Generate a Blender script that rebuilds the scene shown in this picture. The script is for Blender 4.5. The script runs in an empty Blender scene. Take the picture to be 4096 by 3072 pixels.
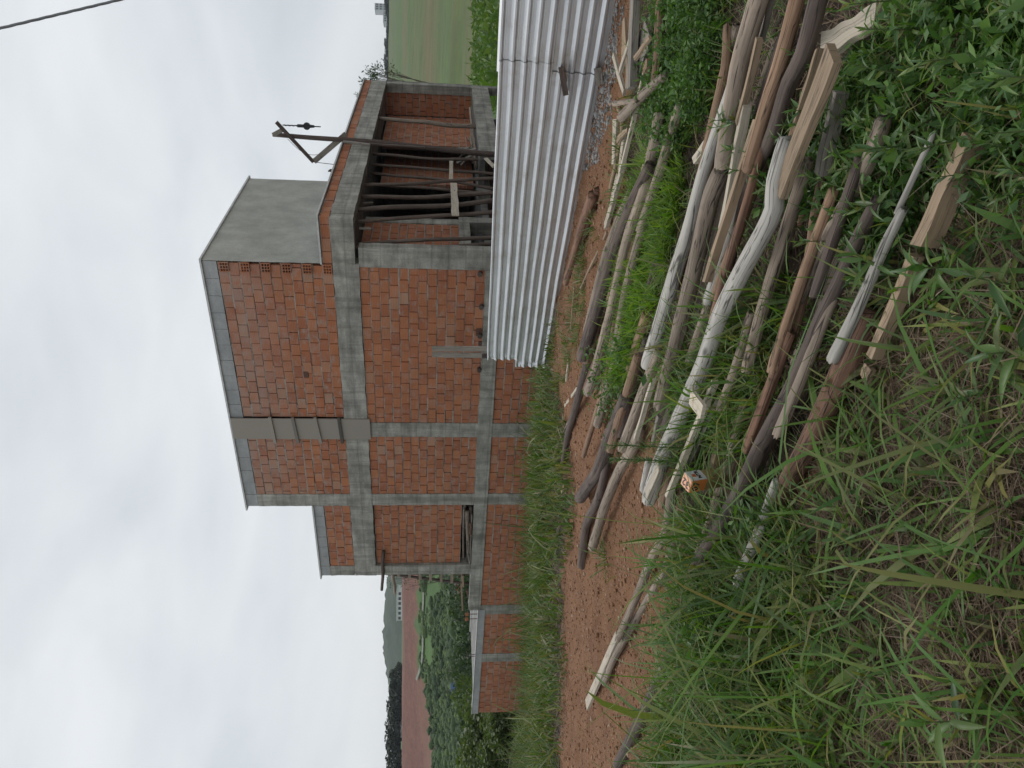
import bpy, bmesh, math, random
import numpy as np
from mathutils import Vector, Matrix, noise as mnoise
random.seed(7)
RNG = np.random.default_rng(11)
S = bpy.context.scene
COL = S.collection
R = math.radians

# ------------------------------------------------------------------ camera
FPX, PITCH, ROLL, YAW = 3022.58, 0.098265, 0.0110566, 0.6121718
CAMZ = 1.6
_fwd = np.array([0, math.cos(PITCH), -math.sin(PITCH)])
_up = np.array([0, math.sin(PITCH), math.cos(PITCH)])
_rt = np.array([1.0, 0, 0])
_r2 = math.cos(ROLL) * _rt + math.sin(ROLL) * _up
_u2 = -math.sin(ROLL) * _rt + math.cos(ROLL) * _up
BX, BY, BZ = -_u2, _r2, -_fwd            # the phone was turned on its side: image right is down
CM = np.stack([BX, BY, BZ], 1)
CAM = np.array([0, 0, CAMZ])
cd = bpy.data.cameras.new('camera')
cd.sensor_fit = 'HORIZONTAL'; cd.sensor_width = 36; cd.lens = 36 * FPX / 4096
cd.clip_start = 0.05; cd.clip_end = 6000
cam = bpy.data.objects.new('camera', cd); COL.objects.link(cam)
cam.matrix_world = Matrix([[BX[0], BY[0], BZ[0], 0], [BX[1], BY[1], BZ[1], 0], [BX[2], BY[2], BZ[2], CAMZ], [0, 0, 0, 1]])
S.camera = cam

# ------------------------------------------------------------------ light
SUN_EL, SUN_AZ = 56, 338                  # degrees; azimuth clockwise from +Y
w = bpy.data.worlds.new('World'); S.world = w; w.use_nodes = True
nt = w.node_tree; nt.nodes.clear()
def WN(t, **k):
    n = nt.nodes.new(t)
    for a, b in k.items(): setattr(n, a, b)
    return n
sky = WN('ShaderNodeTexSky'); sky.sky_type = 'NISHITA'; sky.sun_disc = False
sky.sun_elevation = R(SUN_EL); sky.sun_rotation = R(SUN_AZ); sky.air_density = 1.0; sky.dust_density = 3.0
tc = WN('ShaderNodeTexCoord'); mp = WN('ShaderNodeMapping'); mp.inputs['Scale'].default_value = (1.0, 1.0, 2.6)
n1 = WN('ShaderNodeTexNoise'); n1.inputs['Scale'].default_value = 2.6; n1.inputs['Detail'].default_value = 5; n1.inputs['Roughness'].default_value = .5
n1.inputs['Distortion'].default_value = .35
rp = WN('ShaderNodeValToRGB')
e = rp.color_ramp.elements
e[0].position = .32; e[0].color = (6.1, 6.55, 6.95, 1)
e[1].position = .66; e[1].color = (8.1, 8.4, 8.6, 1)
mx = WN('ShaderNodeMixRGB'); mx.inputs[0].default_value = .93
bg = WN('ShaderNodeBackground'); bg.inputs['Strength'].default_value = 0.088
wo = WN('ShaderNodeOutputWorld')
L = nt.links.new
L(tc.outputs['Generated'], mp.inputs[0]); L(mp.outputs[0], n1.inputs['Vector']); L(n1.outputs[0], rp.inputs[0])
L(sky.outputs[0], mx.inputs[1]); L(rp.outputs[0], mx.inputs[2]); L(mx.outputs[0], bg.inputs[0]); L(bg.outputs[0], wo.inputs[0])
sl = bpy.data.lights.new('sun', 'SUN'); sl.energy = 1.3; sl.angle = R(22); sl.color = (1.0, .97, .93)
so = bpy.data.objects.new('sun', sl); COL.objects.link(so)
so.rotation_euler = (R(90 - SUN_EL), 0, R(180 - SUN_AZ))
S.view_settings.view_transform = 'Standard'; S.view_settings.look = 'None'
S.view_settings.exposure = 0.27; S.view_settings.gamma = 1.0
S.view_settings.use_curve_mapping = False
S.cycles.max_bounces = 6; S.cycles.transparent_max_bounces = 6

# ------------------------------------------------------------------ pixel -> place
def ray(px, py):
    return CM @ np.array([(px - 2048) / FPX, -(py - 1536) / FPX, -1.0])
def at_y(px, py, y):
    r = ray(px, py); return CAM + r * (y / r[1])
TZ = np.array([(-30, 0), (6, 0), (10, -.10), (12.5, -.22), (14, -.5), (17.5, -1.25), (26, -1.75), (32, -2.6), (45, -5)])
def vnoise(x, y, s):
    return mnoise.noise(Vector((x * s, y * s, 3.7)))
def tz(x, y):
    return float(np.interp(y, TZ[:, 0], TZ[:, 1]))
def at_g(px, py, lift=0.0):
    r = ray(px, py); z = lift
    for _ in range(25):
        k = (z - CAMZ) / r[2]; p = CAM + r * k
        z = tz(p[0], p[1]) + lift
    return p
def proj(p):
    c = CM.T @ (np.asarray(p) - CAM)
    return 2048 + FPX * c[0] / -c[2], 1536 - FPX * c[1] / -c[2]

# house frame: +x along the porch end (away from the long front), +y into the plot, origin under the tower's corner
dL = np.array([-math.cos(YAW), math.sin(YAW), 0]); dR = np.array([math.sin(YAW), math.cos(YAW), 0])
CC = at_y(1284, 1054, 15.7); CC = np.array([CC[0], CC[1], 0])
def H(x, y, z): return CC - dL * x + dR * y + np.array([0, 0, z])
def hfront(px, py, t=0.0):                # ray meets the plane y = t of the house frame
    r = ray(px, py); k = (t - np.dot(CAM - CC, dR)) / np.dot(r, dR); p = CAM + r * k
    return -np.dot(p - CC, dL), t, p[2]
def hside(px, py, x=0.0):                 # ray meets the plane x = const of the house frame
    r = ray(px, py); k = (-x - np.dot(CAM - CC, dL)) / np.dot(r, dL); p = CAM + r * k
    return x, np.dot(p - CC, dR), p[2]

# ------------------------------------------------------------------ mesh helpers
class MB:
    def __init__(s): s.v = []; s.f = []; s.uv = []
    def add(s, verts, faces, uvs=None):
        o = len(s.v); s.v += [tuple(map(float, q)) for q in verts]
        s.f += [tuple(i + o for i in f) for f in faces]
        if uvs: s.uv += uvs
    def box(s, a, b, j=0.0):
        x0, y0, z0 = a; x1, y1, z1 = b
        J = lambda: random.uniform(-j, j)
        vs = [(x + J(), y + J(), z + J()) for x in (x0, x1) for y in (y0, y1) for z in (z0, z1)]
        s.add(vs, [(0, 1, 3, 2), (4, 6, 7, 5), (0, 4, 5, 1), (2, 3, 7, 6), (0, 2, 6, 4), (1, 5, 7, 3)])
    def bar(s, p, q, r0, r1=None, n=8, up=None, flat=None):
        # a tapered rod from p to q (flat=(width, thickness) makes a board)
        p = Vector(p); q = Vector(q); r1 = r0 if r1 is None else r1
        a = (q - p).normalized(); u = Vector(up or (0, 0, 1))
        if abs(a.dot(u)) > .98: u = Vector((0, 1, 0))
        sd = a.cross(u).normalized(); u = sd.cross(a)
        if flat:
            w2, t2 = flat[0] / 2, flat[1] / 2
            vs = [P + sd * sx * w2 + u * sz * t2 for P in (p, q) for sx, sz in ((-1, -1), (1, -1), (1, 1), (-1, 1))]
            s.add(vs, [(0, 1, 5, 4), (1, 2, 6, 5), (2, 3, 7, 6), (3, 0, 4, 7), (3, 2, 1, 0), (4, 5, 6, 7)]); return
        vs = []
        for P, r in ((p, r0), (q, r1)):
            for i in range(n):
                t = 2 * math.pi * i / n; vs.append(P + sd * math.cos(t) * r + u * math.sin(t) * r)
        s.add(vs, [(i, (i + 1) % n, n + (i + 1) % n, n + i) for i in range(n)] + [tuple(range(n))[::-1], tuple(range(n, 2 * n))])
    def mesh(s, name, smooth=False):
        me = bpy.data.meshes.new(name); me.from_pydata(s.v, [], s.f)
        if s.uv:
            uvl = me.uv_layers.new(name='UVMap'); flat = [c for uv in s.uv for c in uv]
            uvl.data.foreach_set('uv', flat)
        if smooth: me.polygons.foreach_set('use_smooth', [True] * len(me.polygons))
        bm = bmesh.new(); bm.from_mesh(me); bmesh.ops.recalc_face_normals(bm, faces=bm.faces[:]); bm.to_mesh(me); bm.free()
        return me
    def build(s, name, mat, parent=None, smooth=False, kind=None, label=None):
        return link(name, s.mesh(name, smooth), mat, parent, kind, label)
def link(name, me, mat, parent=None, kind=None, label=None):
    if mat and not me.materials: me.materials.append(mat)
    o = bpy.data.objects.new(name, me); COL.objects.link(o)
    if parent: o.parent = parent
    if kind: o['kind'] = kind
    if label: o['label'] = label
    return o
def fast(name, verts, faces, mat, attr=None):
    # verts (N,3), faces (M,k) arrays -> mesh
    me = bpy.data.meshes.new(name); k = faces.shape[1]
    me.vertices.add(len(verts)); me.vertices.foreach_set('co', np.ascontiguousarray(verts, np.float32).ravel())
    me.loops.add(faces.size); me.loops.foreach_set('vertex_index', np.ascontiguousarray(faces, np.int32).ravel())
    me.polygons.add(len(faces)); me.polygons.foreach_set('loop_start', np.arange(0, faces.size, k, dtype=np.int32))
    me.polygons.foreach_set('loop_total', np.full(len(faces), k, np.int32))
    me.update(calc_edges=True); me.validate()
    if attr is not None:
        a = me.color_attributes.new('cover', 'FLOAT_COLOR', 'POINT'); a.data.foreach_set('color', np.ascontiguousarray(attr, np.float32).ravel())
    if mat: me.materials.append(mat)
    return me
def tag(o, label, cat, group=None, kind=None):
    if label: o['label'] = label
    if cat: o['category'] = cat
    if group: o['group'] = group
    if kind: o['kind'] = kind
    return o
def thing(name, label, cat, loc=(0, 0, 0), rot=0, group=None):
    o = bpy.data.objects.new(name, None); COL.objects.link(o); o.empty_display_size = .2
    o.location = Vector([float(c) for c in loc]); o.rotation_euler = (0, 0, rot)
    return tag(o, label, cat, group)

# ------------------------------------------------------------------ materials
def mat(name):
    m = bpy.data.materials.new(name); m.use_nodes = True; t = m.node_tree
    return m, t, t.nodes['Principled BSDF'], t.nodes, t.links.new
def ND(t, ty, **k):
    n = t.nodes.new(ty)
    for a, b in k.items():
        if a in n.inputs: n.inputs[a].default_value = b
        else: setattr(n, a, b)
    return n
def noise(t, vec, scale, detail=4, rough=.55, dist=0.0):
    n = ND(t, 'ShaderNodeTexNoise', Scale=scale, Detail=detail, Roughness=rough, Distortion=dist)
    if vec: t.links.new(vec, n.inputs['Vector'])
    return n.outputs[0]
def ramp(t, fac, stops):
    n = t.nodes.new('ShaderNodeValToRGB'); el = n.color_ramp.elements
    while len(el) < len(stops): el.new(.5)
    for q, (p, c) in zip(el, stops):
        q.position = p; q.color = (c, c, c, 1) if not hasattr(c, '__len__') else (*c, 1)
    t.links.new(fac, n.inputs[0]); return n.outputs[0]
def mixc(t, fac, a, b, mode='MIX'):
    n = t.nodes.new('ShaderNodeMixRGB'); n.blend_type = mode
    for i, q in enumerate((fac, a, b)):
        if hasattr(q, 'is_linked') or hasattr(q, 'links'): t.links.new(q, n.inputs[i])
        elif hasattr(q, '__len__'): n.inputs[i].default_value = (*q, 1)
        else: n.inputs[i].default_value = q
    return n.outputs[0]
def math_(t, op, a, b=None):
    n = t.nodes.new('ShaderNodeMath'); n.operation = op
    for i, q in enumerate((a, b)):
        if q is None: continue
        if hasattr(q, 'links'): t.links.new(q, n.inputs[i])
        else: n.inputs[i].default_value = q
    return n.outputs[0]
def bump(t, b, h, strength=.5, dist=.01):
    n = ND(t, 'ShaderNodeBump', Strength=strength, Distance=dist); t.links.new(h, n.inputs['Height']); t.links.new(n.outputs[0], b.inputs['Normal'])
def pos(t): return t.nodes.new('ShaderNodeNewGeometry').outputs['Position']
def island(t): return t.nodes.new('ShaderNodeNewGeometry').outputs['Random Per Island']
def objrand(t): return t.nodes.new('ShaderNodeObjectInfo').outputs['Random']
def scaled(t, vec, s, off=None):
    m = ND(t, 'ShaderNodeMapping'); m.inputs['Scale'].default_value = s; t.links.new(vec, m.inputs[0])
    if off is not None: t.links.new(off, m.inputs['Location'])
    return m.outputs[0]

def mk_brick(name, dull=0.0):
    m, t, b, N, LK = mat(name)
    rnd = math_(t, 'FRACT', math_(t, 'ADD', math_(t, 'MULTIPLY', objrand(t), 7.31), island(t)))
    c = ramp(t, rnd, [(0, (.31, .105, .048)), (.3, (.355, .13, .058)), (.55, (.385, .148, .065)), (.8, (.325, .115, .054)), (.93, (.395, .16, .078)), (.98, (.36, .165, .09)), (1, (.37, .21, .135))])
    P = pos(t)
    gr = ND(t, 'ShaderNodeTexWave'); gr.bands_direction = 'Z'; gr.inputs['Scale'].default_value = 9; gr.inputs['Distortion'].default_value = .6
    LK(P, gr.inputs['Vector'])
    c = mixc(t, .28, c, mixc(t, 1, c, ramp(t, gr.outputs[0], [(0, .55), (1, 1.15)]), 'MULTIPLY'))
    c = mixc(t, 1, c, ramp(t, noise(t, P, 2.2, 4), [(.3, .84), (.7, 1.1)]), 'MULTIPLY')
    sm = ramp(t, noise(t, scaled(t, P, (1, 1, 1.6)), 5.0, 6, .7), [(.50, 0), (.74, .75 + .2 * dull)])
    if dull:
        hz = ND(t, 'ShaderNodeSeparateXYZ'); LK(P, hz.inputs[0])
        hi = ramp(t, math_(t, 'MULTIPLY', hz.outputs[2], .1), [(.46, 0.0), (.56, .55)])
        sm = math_(t, 'MAXIMUM', sm, math_(t, 'MULTIPLY', hi, ramp(t, noise(t, P, 3.1, 4, .7), [(.36, .2), (.6, 1)])))
    c = mixc(t, sm, c, (.30, .25, .22))
    LK(c, b.inputs['Base Color']); b.inputs['Roughness'].default_value = .9
    bump(t, b, gr.outputs[0], .25, .004)
    return m
def mk_concrete(name, a, bb, board=True, rough=.9, stain=.6, sv=(1, 1, 6)):
    m, t, b, N, LK = mat(name); P = pos(t)
    c = mixc(t, ramp(t, noise(t, P, 2.3, 6, .65), [(.36, 0), (.64, 1)]), a, bb)
    if board: c = mixc(t, 1, c, ramp(t, noise(t, scaled(t, P, (5, 5, .35)), 1.3, 4, .6), [(.40, 1 - .4 * stain), (.55, 1.05)]), 'MULTIPLY')
    c = mixc(t, 1, c, ramp(t, noise(t, scaled(t, P, sv), 1.1, 5, .65), [(.35, 1 - .45 * stain), (.62, 1.08)]), 'MULTIPLY')
    c = mixc(t, 1, c, ramp(t, noise(t, P, 40, 5, .75), [(.28, .62), (.45, .98), (.7, 1.14)]), 'MULTIPLY')
    if board:
        wv = ND(t, 'ShaderNodeTexWave'); wv.bands_direction = 'Z'; wv.inputs['Scale'].default_value = .9; wv.inputs['Distortion'].default_value = .5
        LK(P, wv.inputs['Vector']); c = mixc(t, 1, c, ramp(t, wv.outputs[0], [(0, .80), (.05, 1), (1, 1)]), 'MULTIPLY')
    LK(c, b.inputs['Base Color']); b.inputs['Roughness'].default_value = rough
    bump(t, b, noise(t, P, 28, 6, .7), .5, .012)
    return m
def mk_wood(name, c0, c1, crack=.8, streak=.5, rough=.85):
    m, t, b, N, LK = mat(name)
    uv = ND(t, 'ShaderNodeUVMap').outputs[0]; off = math_(t, 'MULTIPLY', objrand(t), 37.0)
    g = noise(t, scaled(t, uv, (55, 3.2, 1), off), 1.0, 5, .65, .3)
    c = mixc(t, ramp(t, g, [(.32, 0), (.68, 1)]), c0, c1)
    big = noise(t, scaled(t, uv, (6, 2.2, 1), off), 1.0, 4, .6)
    c = mixc(t, 1, c, ramp(t, big, [(.3, 1 - .40 * streak), (.7, 1 + .22 * streak)]), 'MULTIPLY')
    pt = noise(t, scaled(t, uv, (26, 9, 1), off), 1.0, 3, .6)
    c = mixc(t, ramp(t, pt, [(.60, 0), (.72, .45 * streak)]), c, tuple(q * .45 for q in c0))
    ck = noise(t, scaled(t, uv, (30, 1.1, 1), off), 1.0, 3, .5, .6)
    kk = ramp(t, ck, [(.482, 0), (.493, 1), (.501, 1), (.512, 0)])
    c = mixc(t, math_(t, 'MULTIPLY', kk, crack), c, (.02, .014, .011))
    kn = ND(t, 'ShaderNodeTexVoronoi', Scale=1.0); LK(scaled(t, uv, (9, 3.0, 1), off), kn.inputs['Vector'])
    c = mixc(t, ramp(t, kn.outputs['Distance'], [(.07, .9), (.15, 0)]), c, tuple(q * .25 for q in c0))
    c = mixc(t, 1, c, ramp(t, objrand(t), [(0, .86), (1, 1.14)]), 'MULTIPLY')
    LK(c, b.inputs['Base Color']); b.inputs['Roughness'].default_value = rough
    bump(t, b, math_(t, 'SUBTRACT', g, math_(t, 'MULTIPLY', kk, .9)), .6, .006)
    return m
def mk_leaf(name, cols, transl=.35, rough=.6):
    m, t, b, N, LK = mat(name)
    r = math_(t, 'FRACT', math_(t, 'ADD', island(t), math_(t, 'MULTIPLY', objrand(t), 3.7)))
    n = len(cols); c = ramp(t, r, [(i / (n - 1), q) for i, q in enumerate(cols)])
    c = mixc(t, 1, c, ramp(t, noise(t, pos(t), 1.3, 3), [(.3, .75), (.7, 1.2)]), 'MULTIPLY')
    LK(c, b.inputs['Base Color']); b.inputs['Roughness'].default_value = rough
    tr = N.new('ShaderNodeBsdfTranslucent'); LK(mixc(t, 1, c, (1.3, 1.35, .7), 'MULTIPLY'), tr.inputs[0])
    mx = N.new('ShaderNodeMixShader'); mx.inputs[0].default_value = transl
    LK(b.outputs[0], mx.inputs[1]); LK(tr.outputs[0], mx.inputs[2]); LK(mx.outputs[0], N['Material Output'].inputs[0])
    return m
def mk_plain(name, col, rough=.8, var=.2, scale=8, metal=0.0):
    m, t, b, N, LK = mat(name)
    c = mixc(t, 1, col, ramp(t, noise(t, pos(t), scale, 5, .6), [(.3, 1 - var), (.7, 1 + var)]), 'MULTIPLY')
    LK(c, b.inputs['Base Color']); b.inputs['Roughness'].default_value = rough; b.inputs['Metallic'].default_value = metal
    return m

M = {}
M['brick'] = mk_brick('terracotta_block'); M['brick_smeared'] = mk_brick('terracotta_block_smeared', 1.0)
M['mortar'] = mk_plain('mortar', (.27, .25, .22), .95, .3, 14)
M['gap'] = mk_plain('open_joint_and_void_shade', (.10, .05, .035), .95, .2)  # dark fill of open joints; also paints in the shade of voids and holes
M['concrete'] = mk_concrete('board_marked_concrete', (.21, .205, .175), (.36, .35, .305))
M['concrete_dark'] = mk_concrete('weathered_concrete', (.14, .14, .13), (.23, .225, .205))
M['block'] = mk_concrete('grey_block', (.25, .26, .26), (.33, .335, .33), board=False, stain=.25)
M['plaster'] = mk_concrete('cement_plaster', (.31, .31, .275), (.36, .355, .315), board=False, stain=.35, sv=(1.6, 1.6, 1.2))
M['cap'] = mk_plain('cement_edge', (.46, .46, .44), .85, .15)
M['white_log'] = mk_wood('bleached_wood', (.31, .29, .26), (.43, .405, .365), .75, .35)
M['grey_log'] = mk_wood('grey_brown_wood', (.19, .145, .11), (.33, .265, .205), .85, .6)
M['brown_log'] = mk_wood('brown_wood', (.17, .10, .06), (.30, .19, .12), .85, .6)
M['dark_log'] = mk_wood('dark_bark', (.06, .042, .034), (.13, .095, .077), .8, .7)
M['prop'] = mk_wood('prop_wood', (.10, .075, .06), (.19, .145, .115), .7, .6)
M['red_log'] = mk_wood('red_brown_wood', (.11, .055, .035), (.24, .13, .08), .9, .7)
M['tan'] = mk_wood('tan_sawn_wood', (.24, .17, .11), (.33, .24, .155), .5, .4)
M['pale'] = mk_wood('pale_sawn_wood', (.40, .345, .27), (.50, .44, .35), .4, .35)
M['grey_board'] = mk_wood('grey_board', (.17, .15, .125), (.29, .26, .22), .6, .6)
# ------------------------------------------------------------------ ground covers (outlines on the ground)
def gpoly(pts): return np.array([at_g(a, b)[:2] for a, b in pts])
def inside(poly, x, y):
    x = np.asarray(x, float); y = np.asarray(y, float); r = np.zeros(x.shape, bool); n = len(poly)
    for i in range(n):
        x0, y0 = poly[i]; x1, y1 = poly[(i + 1) % n]
        if y0 == y1: continue
        c = ((y0 > y) != (y1 > y)) & (x < (x1 - x0) * (y - y0) / (y1 - y0) + x0)
        r ^= c
    return r
Z = {}
Z['bank'] = None
Z['mid'] = gpoly([(2545, 930), (2605, 640), (2700, 540), (2770, 640), (2740, 900), (2660, 1180), (2560, 1480), (2505, 1540), (2490, 1400), (2525, 1150)])
Z['herb'] = gpoly([(2705, -250), (2990, -250), (2930, 100), (2860, 420), (2760, 600), (2690, 560), (2660, 300)])
Z['weed'] = gpoly([(3060, 470), (3300, 480), (3560, 130), (3900, -250), (4400, -250), (4400, 950), (3800, 700), (3560, 1150), (3420, 1050), (3300, 800), (3150, 780)])
Z['straw'] = gpoly([(3460, 1330), (3740, 950), (4400, 560), (4400, 4100), (3560, 4100), (3300, 2700), (3240, 2150), (3380, 1650)])
Z['straw2'] = gpoly([(3380, 240), (3560, 60), (3640, -250), (3900, -250), (3700, 300), (3480, 460)])
Z['long'] = gpoly([(2745, 2480), (2800, 2280), (2780, 2080), (2900, 2000), (3000, 2180), (3250, 2030), (3330, 2500), (3560, 4100), (2640, 4100), (2640, 3000), (2720, 2750)])
Z['heap'] = gpoly([(2560, -250), (3650, -250), (3600, 800), (3500, 1300), (3250, 1800), (3050, 2300), (2800, 2230), (2730, 1980), (2660, 1760), (2560, 1640), (2440, 1560), (2400, 1420), (2470, 1000), (2530, 400)])
Z['mixed'] = gpoly([(2740, 1360), (2900, 1270), (3050, 1150), (3200, 1080), (3270, 1250), (3160, 1500), (3080, 1760), (2900, 2010), (2810, 1930), (2790, 1650), (2700, 1580)])
fr = [at_g(a, b)[:2] for a, b in [(2258, 4200), (2262, 3200), (2262, 2900), (2265, 2300), (2292, 2000), (2272, 1700), (2228, 1560), (2212, 1470)]]
FRX = np.array([p[0] for p in fr]); FRY = np.array([p[1] for p in fr])
def bank_depth(x): return np.interp(x, FRX, FRY)
def house_xy(x, y):
    dx = np.asarray(x) - CC[0]; dy = np.asarray(y) - CC[1]
    return -(dx * dL[0] + dy * dL[1]), dx * dR[0] + dy * dR[1]

# ------------------------------------------------------------------ near ground
def tzv(x, y): return np.interp(y, TZ[:, 0], TZ[:, 1])
def fnoise(x, y, oct=4, s=1.0, seed=0.0):
    out = np.zeros(x.shape); a = 1.0; tot = 0
    for o in range(oct):
        rng = np.random.default_rng(int(seed * 100) + o); n = 64
        g = rng.random((n, n)); u = x * s * 2 ** o + 17.3 * o; v = y * s * 2 ** o + 9.1 * o
        i = np.floor(u).astype(int); j = np.floor(v).astype(int); fu = u - i; fv = v - j
        fu = fu * fu * (3 - 2 * fu); fv = fv * fv * (3 - 2 * fv)
        q = lambda a_, b_: g[a_ % n, b_ % n]
        out += a * (q(i, j) * (1 - fu) * (1 - fv) + q(i + 1, j) * fu * (1 - fv) + q(i, j + 1) * (1 - fu) * fv + q(i + 1, j + 1) * fu * fv - .5)
        tot += a; a *= .5
    return out / tot * 2
def near_height(x, y):
    z = tzv(x, y)
    fade = np.clip((14 - y) / 4, 0, 1)
    return z + (fnoise(x, y, 4, 1.1, 1) * .05 + fnoise(x, y, 3, 6, 2) * .034 + np.maximum(fnoise(x, y, 3, 2.3, 7) - .12, 0) * .10) * fade
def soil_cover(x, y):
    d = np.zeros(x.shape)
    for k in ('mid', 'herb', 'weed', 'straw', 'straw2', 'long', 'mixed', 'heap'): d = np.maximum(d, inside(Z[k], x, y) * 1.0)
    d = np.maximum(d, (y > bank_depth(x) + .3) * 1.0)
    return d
def grid_faces(nx, ny):
    i = np.arange((nx - 1) * (ny - 1)); r = i // (nx - 1); c = i % (nx - 1); a = r * nx + c
    return np.stack([a, a + 1, a + nx + 1, a + nx], 1)
ys = np.concatenate([np.arange(-3, .9, .25), np.arange(.9, 5, .03), np.arange(5, 12.6, .05), np.arange(12.6, 34.1, .35)])
us = np.linspace(-1.15, 1.15, 330)
gx = us[None, :] * (np.maximum(ys, 1.2)[:, None] + 1.6); gy = np.repeat(ys[:, None], len(us), 1)
gz = near_height(gx, gy)
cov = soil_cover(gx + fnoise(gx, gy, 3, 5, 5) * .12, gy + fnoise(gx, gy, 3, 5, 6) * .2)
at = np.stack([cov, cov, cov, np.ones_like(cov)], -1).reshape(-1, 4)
m, t, b, N, LK = mat('soil'); P = pos(t)
red = mixc(t, ramp(t, noise(t, P, 2.2, 6, .65), [(.3, 0), (.7, 1)]), (.155, .068, .029), (.25, .122, .056))
red = mixc(t, ramp(t, noise(t, P, 26, 5, .75), [(.46, 0), (.8, .45)]), red, (.13, .055, .03))
red = mixc(t, ramp(t, noise(t, P, 60, 3, .6), [(.60, 0), (.72, .7)]), red, (.42, .27, .19))
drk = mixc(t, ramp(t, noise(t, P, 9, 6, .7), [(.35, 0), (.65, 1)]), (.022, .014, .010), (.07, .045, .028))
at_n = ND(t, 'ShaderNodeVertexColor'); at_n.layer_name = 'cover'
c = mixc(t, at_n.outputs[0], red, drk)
LK(c, b.inputs['Base Color']); b.inputs['Roughness'].default_value = .95
bump(t, b, noise(t, P, 35, 6, .75), .9, .03)
M['soil'] = m
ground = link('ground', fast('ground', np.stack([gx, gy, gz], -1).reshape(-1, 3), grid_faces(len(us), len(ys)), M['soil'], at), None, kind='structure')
ground.data.polygons.foreach_set('use_smooth', [True] * len(ground.data.polygons))

# clods and small stones on the bare soil
ico = bmesh.new(); bmesh.ops.create_icosphere(ico, subdivisions=1, radius=1); IV = np.array([v.co[:] for v in ico.verts]); IF = np.array([[v.index for v in f.verts] for f in ico.faces]); ico.free()
def blobs(name, xs, yS, zs, sz, mt, squash=.65, parent=None):
    n = len(xs); v = IV[None] * (1 + RNG.normal(0, .16, (n, len(IV), 1))) * sz[:, None, None] * np.array([1, 1, squash])
    an = RNG.random(n) * 6.28; ca, sa = np.cos(an)[:, None], np.sin(an)[:, None]
    st = RNG.uniform(.7, 1.4, (n, 1))
    X = v[..., 0] * st; Y = v[..., 1]
    v = np.stack([X * ca - Y * sa + xs[:, None], X * sa + Y * ca + yS[:, None], v[..., 2] + zs[:, None]], -1)
    f = (IF[None] + (np.arange(n) * len(IV))[:, None, None]).reshape(-1, 3)
    return link(name, fast(name, v.reshape(-1, 3), f, mt), None, parent, 'stuff')
m, t, b, N, LK = mat('clods'); c = ramp(t, island(t), [(0, (.15, .068, .03)), (.5, (.23, .118, .056)), (.8, (.30, .17, .095)), (1, (.38, .28, .20))])
LK(c, b.inputs['Base Color']); b.inputs['Roughness'].default_value = .95; bump(t, b, noise(t, pos(t), 60, 4, .7), .6, .01); M['clods'] = m
n = 60000; yy = RNG.uniform(3.0, 11.5, n); xx = RNG.uniform(-.85, .65, n) * (yy + .5)
k = soil_cover(xx, yy) < .5; xx, yy = xx[k], yy[k]; sz = np.minimum(RNG.lognormal(-5.15, .55, len(xx)), .026)
tag(blobs('soil_clods', xx, yy, near_height(xx, yy) + sz * .2, sz, M['clods']), 'reddish clods and small stones strewn over the bare soil', 'rubble')

# ------------------------------------------------------------------ far land
def far_z(a, y):
    lp = np.array([(26, -1.75), (32, -3), (45, -7), (70, -9), (100, -7.5), (125, -5.2), (150, -3.2), (175, -.6), (196, 3.3), (206, 5.9), (222, 10.4), (230, 11.3), (300, 14), (400, 18.5), (450, 19), (700, 20), (2600, 30)])
    rp_ = np.array([(26, -1.75), (40, -1.7), (60, -2.0), (90, -.5), (150, 3.4), (250, 12), (400, 25), (600, 43), (700, 47), (900, 48), (2600, 60)])
    zl = np.interp(y, lp[:, 0], lp[:, 1]); zr = np.interp(y, rp_[:, 0], rp_[:, 1])
    k = np.clip((a - .05) / .25, 0, 1); k = k * k * (3 - 2 * k)
    return zl * (1 - k) + zr * k
ys2 = np.concatenate([np.arange(30, 240, 1.0), np.geomspace(240, 2600, 60)]); us2 = np.linspace(-1.5, 1.5, 420)
A, Y = np.meshgrid(us2, ys2); X = A * Y
zz = far_z(A, Y) + fnoise(X, Y, 4, .05, 8) * .7 * np.clip((Y - 30) / 40, 0, 1)
shift = fnoise(A * 60, Y * 0, 4, 1, 4) * 7 - np.clip((-A - .36) / .12, 0, 1) * 24
cv = np.zeros(A.shape + (4,)); cv[..., 3] = 1
left = A < .18
redm = ((Y > 207 + shift) & (Y < 236) & left)
cv[..., 0] = redm
strip = fnoise(A * 3 + 3, np.log(Y) * 5 + A * 1.5, 4, 1.2, 9)
bandv = np.interp(Y, [60, 75, 115, 150, 200, 240, 300, 335, 420, 520, 2600], [0, .5, .3, .75, .2, .3, .8, .15, .05, .4, .4])
cv[..., 1] = np.where(A > .18, np.clip(bandv + strip * .55, 0, 1) * (Y > 62), 0)
cv[..., 2] = ((Y > 211 + shift * .4) & redm) * .8
m, t, b, N, LK = mat('far_land'); P = pos(t)
vc = ND(t, 'ShaderNodeVertexColor'); vc.layer_name = 'cover'; sp = ND(t, 'ShaderNodeSeparateColor'); LK(vc.outputs[0], sp.inputs[0])
g = mixc(t, ramp(t, noise(t, P, .12, 6, .7), [(.35, 0), (.65, 1)]), (.026, .075, .008), (.056, .128, .014))
g = mixc(t, ramp(t, noise(t, P, .7, 5, .7), [(.45, 0), (.7, .7)]), g, (.03, .055, .018))
dry = mixc(t, ramp(t, noise(t, P, .08, 6, .7), [(.4, 0), (.6, 1)]), (.08, .078, .022), (.125, .092, .036))
c = mixc(t, sp.outputs[1], g, dry)
rd = mixc(t, ramp(t, noise(t, scaled(t, P, (.3, .3, .9)), 1.0, 6, .65), [(.3, 0), (.7, 1)]), (.105, .036, .024), (.175, .066, .042))
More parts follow.
